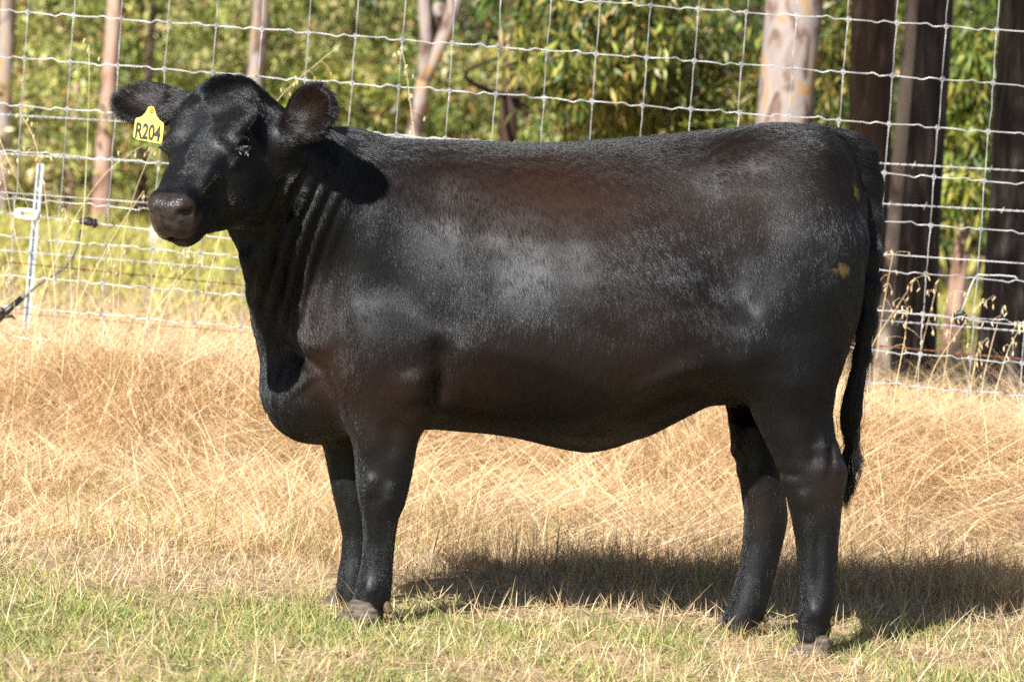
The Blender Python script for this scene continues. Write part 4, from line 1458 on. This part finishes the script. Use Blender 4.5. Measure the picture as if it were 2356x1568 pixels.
# ------------------------------------------------------------------ wild oat stalks and flowers
stalk_m = leaf_mat('pale stalk', 0.15, 0.5, 0.35, (1, 1, 1))
ST = [
    ([(204, 92), (206, 156), (202, 300), (195, 463), (182, 615), (172, 740)], 1.80, 0), ([(336, 431), (267, 532), (195, 665), (150, 760)], 1.62, 0),
    ([(335, 330), (252, 384), (202, 449), (159, 525), (110, 640), (80, 740)], 1.70, 0), ([(355, 334), (314, 427), (285, 532), (275, 640), (270, 745)], 1.66, 0),
    ([(0, 366), (25, 492), (47, 590), (72, 683), (85, 760)], 1.75, 0), ([(-6, 310), (36, 406), (65, 474), (100, 600), (120, 740)], 1.9, 0),
    ([(45, 262), (75, 300), (92, 370), (101, 420), (123, 611), (130, 750)], 1.84, 1), ([(386, 554), (361, 629), (339, 730), (325, 790)], 1.6, 0),
    ([(440, 560), (404, 644), (372, 730), (352, 800)], 1.72, 1), ([(470, 590), (410, 650), (361, 709), (310, 790)], 1.55, 0),
    ([(797, 92), (752, 128), (708, 163), (631, 230), (560, 380), (500, 560), (440, 800)], 1.9, 1), ([(919, 99), (936, 150), (939, 205), (954, 314), (960, 520), (955, 860)], 1.95, 1),
    ([(2110, 635), (2075, 690), (2051, 724), (2009, 787), (1980, 860)], 1.5, 1), ([(2056, 576), (2044, 640), (2030, 720), (2012, 860)], 1.55, 1),
    ([(2283, 682), (2248, 706), (2211, 753), (2152, 837), (2130, 900)], 1.45, 1), ([(2274, 774), (2250, 800), (2235, 880)], 1.5, 1),
    ([(2160, 640), (2140, 720), (2120, 800), (2100, 900)], 1.6, 1), ([(2310, 700), (2290, 760), (2262, 870)], 1.5, 0), ([(2090, 700), (2082, 780), (2060, 890)], 1.45, 1),
    ([(2356, 740), (2320, 800), (2290, 900)], 1.4, 1), ([(150, 480), (158, 560), (165, 700), (160, 780)], 1.85, 1), ([(10, 560), (30, 660), (40, 790)], 1.5, 1),
    ([(250, 560), (262, 640), (258, 790)], 1.58, 1), ([(500, 640), (480, 700), (450, 830)], 1.62, 1), ([(2200, 660), (2190, 740), (2170, 880)], 1.62, 1),
]
for pa, Y_, seeds in ST:
    P = np.array([PXF(a, b, Y_ + 0.05 * math.sin(a)) for a, b in pa[::-1]])
    P = np.vstack([[P[0][0], P[0][1], float(gz(P[0][0], P[0][1]))], P])
    t = np.linspace(0, 1, 26)
    dd = np.concatenate([[0], np.cumsum(np.linalg.norm(np.diff(P, axis=0), axis=1))]); dd /= dd[-1]
    C = np.stack([smoo(np.interp(t, dd, P[:, i]), 5) for i in range(3)], -1)
    g = MB()
    g.tube(C, np.linspace(0.0020, 0.0009, 26), 5)
    for q in range((12 if seeds else 4)):
        k = 25 - RS.randint(0, 8 if seeds else 3)
        a = C[k]
        L_ = RS.uniform(0.015, 0.05)
        e = a + np.array([RS.normal(0, 0.6), RS.normal(0, 0.6), RS.uniform(-0.9, 0.5)]) * L_
        g.tube(np.array([a, (a + e) / 2 + (0, 0, 0.006), e]), 0.0006, 4)
        dn = np.array([RS.normal(0, 0.35), RS.normal(0, 0.35), -1.0]); dn /= np.linalg.norm(dn)
        A_ = np.cross(dn, [0, 1, 0.1]); A_ /= np.linalg.norm(A_)
        g.ball(e + dn * 0.008, (0.0024, 0.0024, 0.0095), 6, 5, np.stack([A_, np.cross(dn, A_), dn], 1))
    nv = sum(len(v) for v in g.V)
    tc_ = np.array([(0.74, 0.61, 0.35), (0.68, 0.52, 0.30), (0.76, 0.66, 0.42)][RS.randint(3)])
    o = g.build('oat_stalk', stalk_m, None, tint=np.tile(tc_, (nv, 1)))
    tag(o, 'tall dry wild oat stalk leaning by the wire fence', 'grass stalk', 'wild oat stalks along the fence')
petal_m = mat('yellow petals', (0.80, 0.52, 0.02), 0.6)
for (a, b, Y_, lab) in ((300, 830, 1.62, 'yellow flower lowest in the straw beside the cow chest'), (290, 782, 1.7, 'yellow flower just above another in the straw by the cow chest'), (1458, 1220, 0.95, 'lone yellow flower in the straw under the cow belly'), (2160, 880, 1.6, 'yellow flower in the straw behind the cow tail')):
    p = PXF(a, b, Y_)
    g = MB()
    for q in range(10):
        e = q * 0.628
        d1 = np.array([math.cos(e), math.sin(e), 0.35]); s1 = np.array([-math.sin(e), math.cos(e), 0])
        g.add(np.array([p, p + d1 * 0.006 + s1 * 0.0028, p + d1 * 0.012, p + d1 * 0.006 - s1 * 0.0028]), [[0, 1, 2, 3]])
    g.ball(p + (0, 0, 0.001), 0.0035, 8, 6)
    fl = empty('yellow_flower', (p[0], p[1], gz(p[0], p[1])), label=lab, cat='flower')
    g.build('petals', petal_m, fl)
    g = MB()
    g.tube(np.array([[p[0] + 0.01, p[1], float(gz(p[0], p[1]))], [p[0] + 0.004, p[1], (float(gz(p[0], p[1])) + p[2]) / 2], p]), 0.0010, 5)
    g.build('stem', mat('flower stem', (0.20, 0.22, 0.05), 0.6), fl)
# ------------------------------------------------------------------ trees and shrubs behind the fence
def bark(name, stops, scale=(1, 1, 0.45), ns=6.0, bump=0.5):
    return noise_mat(name, stops, scale, ns, 5, 0.85, bump, 0.2, 0.6)


bark_pale = bark('pale gum bark', [(0.38, (0.10, 0.065, 0.05)), (0.44, (0.17, 0.115, 0.09)), (0.485, (0.25, 0.21, 0.195)), (0.56, (0.29, 0.255, 0.245)), (0.60, (0.34, 0.22, 0.12))], ns=8)
bark_strip = bark('cream gum bark', [(0.36, (0.10, 0.07, 0.055)), (0.5, (0.30, 0.25, 0.21)), (0.65, (0.36, 0.31, 0.26))])
bark_pink = bark('pink gum bark', [(0.35, (0.16, 0.09, 0.065)), (0.5, (0.33, 0.21, 0.16)), (0.65, (0.38, 0.28, 0.23))])
bark_brown = bark('brown bark', [(0.35, (0.035, 0.022, 0.017)), (0.6, (0.075, 0.048, 0.036)), (0.75, (0.15, 0.10, 0.08))], (3, 3, 0.5), 8)
bark_grey = bark('grey bark', [(0.35, (0.020, 0.016, 0.015)), (0.55, (0.052, 0.042, 0.040)), (0.72, (0.14, 0.11, 0.095))], (3, 3, 0.45), 8)
leafm = leaf_mat('leaves', 0.30, 0.42, 0.45, (1.2, 1.25, 0.5))
GUM = [(0.109, 0.179, 0.031), (0.172, 0.242, 0.047), (0.07, 0.117, 0.031), (0.257, 0.296, 0.055), (0.343, 0.312, 0.07), (0.035, 0.058, 0.02), (0.359, 0.257, 0.078)]
OLIVE = [(0.231, 0.289, 0.063), (0.318, 0.375, 0.096), (0.404, 0.444, 0.134), (0.115, 0.155, 0.044), (0.501, 0.482, 0.174), (0.444, 0.366, 0.193)]
DARK = [(0.04, 0.068, 0.018), (0.056, 0.088, 0.024), (0.072, 0.104, 0.024), (0.096, 0.128, 0.032)]


def foliage(cl, rad, per, length, width, cols, droop=0.75, val=0.3, accent=None, acc=0.03):
    """leaf blades gathered round cluster centres cl"""
    n = len(cl) * per
    ci = np.repeat(np.arange(len(cl)), per)
    d = RS.normal(size=(n, 3)); d /= np.linalg.norm(d, axis=1)[:, None]
    rr = (np.broadcast_to(rad, (len(cl),))[ci] * RS.uniform(0.15, 1, n) ** 0.6)[:, None]
    P = cl[ci] + d * rr * np.array([1, 1, 0.8])
    ax = RS.normal(size=(n, 3)) * 0.75 + d * 0.4 + np.array([0, 0, -2.2 * droop])
    ax /= np.linalg.norm(ax, axis=1)[:, None]
    sd = np.cross(ax, RS.normal(size=(n, 3))); sd /= np.linalg.norm(sd, axis=1)[:, None]
    L = length * RS.uniform(0.65, 1.25, n)[:, None]
    W = width * RS.uniform(0.7, 1.2, n)[:, None]
    nrm = np.cross(ax, sd)
    V = np.stack([P, P + ax * L * 0.42 + sd * W * 0.5 + nrm * W * 0.15, P + ax * L - nrm * L * 0.12, P + ax * L * 0.42 - sd * W * 0.5 + nrm * W * 0.15], 1).reshape(-1, 3)
    F = np.arange(n * 4).reshape(-1, 4)
    cols = np.asarray(cols)
    base = cols[RS.randint(0, len(cols), len(cl))][ci] * 0.75 + cols[RS.randint(0, len(cols), n)] * 0.25
    base = base * RS.uniform(0.6, 1.25, (len(cl), 1))[ci]
    base = base * RS.uniform(1 - val, 1 + val, (n, 1))
    if accent is not None:
        k = RS.uniform(0, 1, n) < acc
        a = np.asarray(accent)
        base[k] = a[RS.randint(0, len(a), k.sum())]
    return V, F, np.repeat(base, 4, axis=0)


def blob(c, r, n, thr=0.0, seed=1, sc=1.2):
    """uneven cloud of cluster centres in an ellipsoid"""
    out = []
    while len(out) < n:
        p = RS.uniform(-1, 1, (n * 3, 3))
        k = (p ** 2).sum(1) < RS.uniform(0.55, 1.05, n * 3)
        q = np.asarray(c) + p[k] * np.asarray(r)
        q = q[noise(q, sc, seed, 2) > thr]
        out += list(q)
    return np.array(out[:n])


def limb(g, a, b, ra, rb, bow=0.1, n=9, seg=9):
    t = np.linspace(0, 1, n)
    a, b = np.asarray(a, float), np.asarray(b, float)
    o = RS.normal(0, bow, 3)
    P = a + (b - a) * t[:, None] + o * np.sin(np.pi * t)[:, None]
    g.tube(P, ra + (rb - ra) * t, seg)
    return P


def tree(name, px, D, width, top, barkm, label, cat='tree', group=None, crown=None, fork=None, leaf=None, lw=0.028, ll=0.12, cols=GUM, per=26, crad=0.32, limbs=True, accent=None, acc=0.03, seed=1):
    """px: two or more frame points on the trunk, D metres from the lens; width of the trunk in frame pixels; top = height of the stem"""
    Y = D + CAM[1]
    pts = sorted([PX(a, b, Y) for a, b in px], key=lambda p: p[2])
    zg = float(gz(pts[0][0], Y))
    lo, hi = pts[0], pts[-1]
    lean = (hi[0] - lo[0]) / max(hi[2] - lo[2], 0.3)
    r = width / FPX * D / 2
    zs = np.linspace(zg - 0.05, top, 22)
    xs_ = np.interp(zs, [p[2] for p in pts], [p[0] for p in pts])
    xs_ = np.where(zs < lo[2], lo[0] + lean * (zs - lo[2]), xs_)
    xs_ = np.where(zs > hi[2], hi[0] + lean * (zs - hi[2]), xs_)
    flare = 1 + 0.30 * np.exp(-(zs - zg) / 0.25)
    rad = r * flare * (1 - 0.45 * (zs - zg) / max(top - zg, 0.1)) * (1 + 0.05 * np.sin(zs * 5 + seed))
    root = empty(name, (xs_[0], Y, zg), label=label, cat=cat, group=group)
    g = MB()
    g.tube(np.stack([xs_, np.full(22, Y) + 0.03 * np.sin(zs * 1.3 + seed), zs], -1), rad, 18)
    tipp = np.array([xs_[-1], Y, top])
    for (k0, p1, r1) in (fork or []):
        i = np.abs(zs - k0).argmin()
        limb(g, (xs_[i], Y, zs[i]), p1, rad[i] * 0.85, r1, 0.05, 9, 14)
    cl = []
    for (c, rr, n_, thr) in (crown or []):
        b = blob(c, rr, n_, thr, seed)
        cl.append(b)
        if limbs:
            for q in range(4):
                e = b[RS.randint(len(b))]
                i = min(21, max(6, np.abs(zs - (e[2] - 0.4)).argmin()))
                limb(g, (xs_[i], Y, zs[i]), e, max(0.012, rad[i] * 0.35), 0.006, 0.12, 8, 7)
    g.build('trunk', barkm, root)
    if cl:
        cl = np.vstack(cl)
        v, f, t = foliage(cl, crad, per, ll, lw, cols, accent=accent, acc=acc)
        mesh_arrays('crown', v, f, leafm, root, tint=t)
    return root


def at(x, y, D):
    return PX(x, y, D + CAM[1])


RED = [(0.42, 0.13, 0.05), (0.50, 0.24, 0.10), (0.55, 0.42, 0.18)]
PALE = [(0.55, 0.42, 0.22), (0.45, 0.22, 0.08), (0.60, 0.50, 0.30)]
# sunlit gum trunks and dark trunks on one side
tree('gum_tree', [(1828, 0), (1802, 285)], 17, 146, 7.5, bark_pale, 'thick pale gum tree with mottled pink bark above the cow rump', crown=[(at(1900, -700, 17), (2.0, 1.6, 1.2), 60, 0)], per=20, seed=2)
tree('gum_tree', [(2010, 0), (1998, 380), (1985, 780)], 15, 112, 7, bark_brown, 'wide dark brown tree trunk between the pale gum and the grey trunk', crown=[((-0.4, 3.3, 5.0), (1.2, 1.1, 1.0), 130, -0.4)], per=22, seed=3, ll=0.16, lw=0.05)  # unseen crown added well off its trunk, towards the sun, to shade it
tree('gum_tree', [(2150, 0), (2125, 380), (2095, 800)], 14, 100, 7, bark_grey, 'dark grey tree trunk with a pale strip down one side', crown=[((-0.4, 2.3, 5.0), (1.2, 1.1, 1.0), 150, -0.4)], per=22, seed=4, ll=0.16, lw=0.05)  # crown out of view, shifted sunward as a shade for the grey trunk
tree('gum_tree', [(2360, 0), (2335, 400), (2312, 800)], 13, 120, 7, bark_grey, 'dark trunk cut off by the picture edge beside the slim pale post', crown=[((-0.1, 1.3, 5.0), (1.2, 1.1, 1.0), 150, -0.4)], per=22, seed=5, ll=0.16, lw=0.05)  # this crown too is an added, unseen blocker keeping sun off the trunk
tree('gum_tree', [(2100, 10), (2076, 300), (2034, 800)], 13.4, 34, 6, bark_strip, 'slim pale trunk close against the dark grey trunk', seed=6)
tree('sapling', [(2228, 440), (2192, 770)], 17.5, 44, 2.1, bark_pink, 'young gum sapling with pink stem and hanging green leaves among dark trunks',
     crown=[(at(2236, 130, 17.5), (0.16, 0.4, 0.36), 26, -1), (at(2232, 300, 17.5), (0.17, 0.4, 0.32), 26, -1), (at(2215, 440, 17.3), (0.14, 0.3, 0.22), 14, -1)], per=24, crad=0.16, cols=GUM[:5], limbs=False, seed=7)
# leafy gum behind the back of the cow
tree('leafy_gum', [(1180, 0), (1168, 310)], 20, 46, 5.5, bark_brown, 'slender brown trunk behind the cow back with a leafy crown reaching to the pale gum',
     crown=[(at(1420, 40, 18), (0.75, 1.0, 0.55), 110, 0.05), (at(1480, 230, 18), (0.75, 0.9, 0.40), 95, 0.1), (at(1640, 120, 18.5), (0.45, 0.9, 0.75), 80, 0.1), (at(1300, 150, 17.5), (0.3, 0.6, 0.5), 46, -0.1), (at(1400, -250, 18), (1.2, 1.0, 0.7), 60, -0.3)],
     per=26, crad=0.24, ll=0.11, lw=0.026, accent=PALE, acc=0.05, seed=8)
tree('leafy_gum', [(1930, 60), (1925, 330)], 20, 40, 4, bark_brown, 'small dark leafy tree filling the gap beside the thick pale gum', crown=[(at(1925, 150, 19.5), (0.25, 0.7, 0.9), 90, -0.5)], per=24, crad=0.24, ll=0.11, lw=0.026, accent=PALE, acc=0.03, seed=9)
tree('forked_tree', [(985, 125), (950, 320)], 24, 52, 2.25, bark_pale, 'forked pale tree standing behind the cow withers',
     fork=[(2.12, at(955, -120, 24), 0.055), (2.12, at(1062, -120, 24), 0.075), (2.12, at(1015, 20, 24), 0.07)], seed=10)
tree('gum_tree', [(602, 0), (588, 180)], 32, 46, 7, bark_pale, 'pale straight trunk above the cow poll', crown=[(at(700, -400, 32), (1.6, 1.2, 1.0), 60, -0.2)], seed=11)
tree('gum_tree', [(266, 0), (240, 320), (228, 560)], 31.5, 42, 7, bark_pink, 'pink barked trunk rising behind the tagged ear', crown=[(at(180, -400, 32), (1.6, 1.2, 1.0), 60, -0.2)], seed=12)
tree('gum_tree', [(20, 0), (10, 200), (-5, 560)], 31.5, 42, 7, bark_pale, 'pale trunk at the picture corner above the egg insulator', seed=13)
tree('gum_tree', [(160, 430), (150, 570)], 33, 26, 2.2, bark_pink, 'thin pink trunk low behind the metal post', seed=14)
tree('gum_tree', [(222, 430), (214, 580)], 34, 30, 2.2, bark_brown, 'thin brown trunk low behind the black line clamp', seed=15)
tree('gum_tree', [(340, 200), (318, 580)], 34, 26, 3.2, bark_brown, 'thin dark trunk low behind the cow nose', seed=16)

# understorey: each shrub its own thing
SH = [
    (60, 330, 27, 1.5, OLIVE, 'olive shrub behind the egg insulator and metal post'), (330, 130, 30, 1.3, OLIVE, 'olive shrub between the pink trunk and the cow poll'),
    (130, 120, 31, 1.4, OLIVE, 'mottled shrub with red leaves left of the pink trunk'.replace('left of', 'beyond')), (440, 380, 29, 1.1, OLIVE, 'green shrub low behind the cow face and ear tag'),
    (470, 60, 32, 1.2, OLIVE, 'tall olive shrub just above the cow poll'), (680, 200, 29, 1.1, OLIVE, 'bright green shrub between the cow ears and withers'),
    (820, 60, 30, 1.3, OLIVE, 'yellow green shrub beside the forked tree'), (830, 260, 27, 0.9, GUM, 'low green shrub just over the cow withers'),
    (1080, 200, 28, 0.9, OLIVE, 'round green shrub between the forked tree and the slender brown trunk'), (1060, 20, 33, 1.2, DARK, 'dark shrub behind the branches of the forked tree'),
    (1300, 280, 26, 0.9, OLIVE, 'soft green shrub low behind the leafy crown'), (1600, 250, 24, 1.0, DARK, 'dark shrub in the shade behind the leafy crown'),
    (1560, 0, 25, 1.4, DARK, 'dark tall shrub topping the leafy crown'), (1960, 200, 24, 1.2, DARK, 'dark shrub behind the wide brown trunk'),
    (2250, 300, 23, 1.2, DARK, 'dark shrub behind the young sapling'), (2250, 80, 26, 1.3, DARK, 'dark tall shrub high behind the young sapling'), (30, 60, 34, 1.4, DARK, 'dark shrub behind the corner trunk'),
]
for k, (x_, y_, D, r_, cols, lab) in enumerate(SH):
    D, r_ = D * 1.2, r_ * 1.2
    c = at(x_, y_, D)
    zg = float(gz(c[0], c[1]))
    root = empty('shrub', (c[0], c[1], zg), label=lab, cat='shrub', group='shrubs under the trees')
    g = MB()
    for q in range(4):
        limb(g, (c[0] + RS.normal(0, 0.05), c[1], zg - 0.03), c + RS.normal(0, 0.35, 3) * r_, 0.035, 0.01, 0.08, 8, 7)
    g.build('stem', bark_brown, root)
    hgt = max(0.7, c[2] - zg)
    cl = np.vstack([blob(c, (r_, r_ * 0.8, r_ * 0.75), 105, 0.22, 70 + k, 1.2), blob((c[0], c[1], zg + max(0.75, hgt * 0.62)), (r_ * 0.95, r_ * 0.7, hgt * 0.36), 50, 0.22, 90 + k, 1.2)])
    v, f, t = foliage(cl, 0.26, 34, 0.10, 0.045, cols, 0.35, 0.35, RED + PALE, 0.07 if cols is OLIVE else 0.02)
    mesh_arrays('foliage', v, f, leafm, root, tint=t)

# far wood closing the view
cl = np.vstack([blob((0, 44, 3.4), (34, 5, 4.8), 4600, -0.6, 5, 0.5), blob((0, 51, 8.0), (38, 5, 8), 2600, -0.8, 6, 0.3)])
v, f, t = foliage(cl, 0.75, 22, 0.30, 0.16, DARK + OLIVE[:3], 0.4, 0.35)
g = MB()
for q in range(110):
    x_, y_ = RS.uniform(-32, 32), RS.uniform(40, 49)
    limb(g, (x_, y_, float(gz(x_, y_))), (x_ + RS.normal(0, 0.4), y_, RS.uniform(6, 11)), RS.uniform(0.08, 0.2), 0.05, 0.2, 8, 7)
gv_ = np.vstack(g.V)
F4 = np.vstack(g.Q) + len(v); F3 = np.vstack(g.T) + len(v)
tag(mesh_arrays('distant_wood', np.vstack([v, gv_]), [f, F4, F3], [leafm, bark_brown], tint=np.vstack([t, np.full((len(gv_), 3), 0.2)]),
                mat_index=np.concatenate([np.zeros(len(f)), np.ones(len(F4) + len(F3))])), 'dense wood closing the view behind the trees', 'wood', kind='stuff')
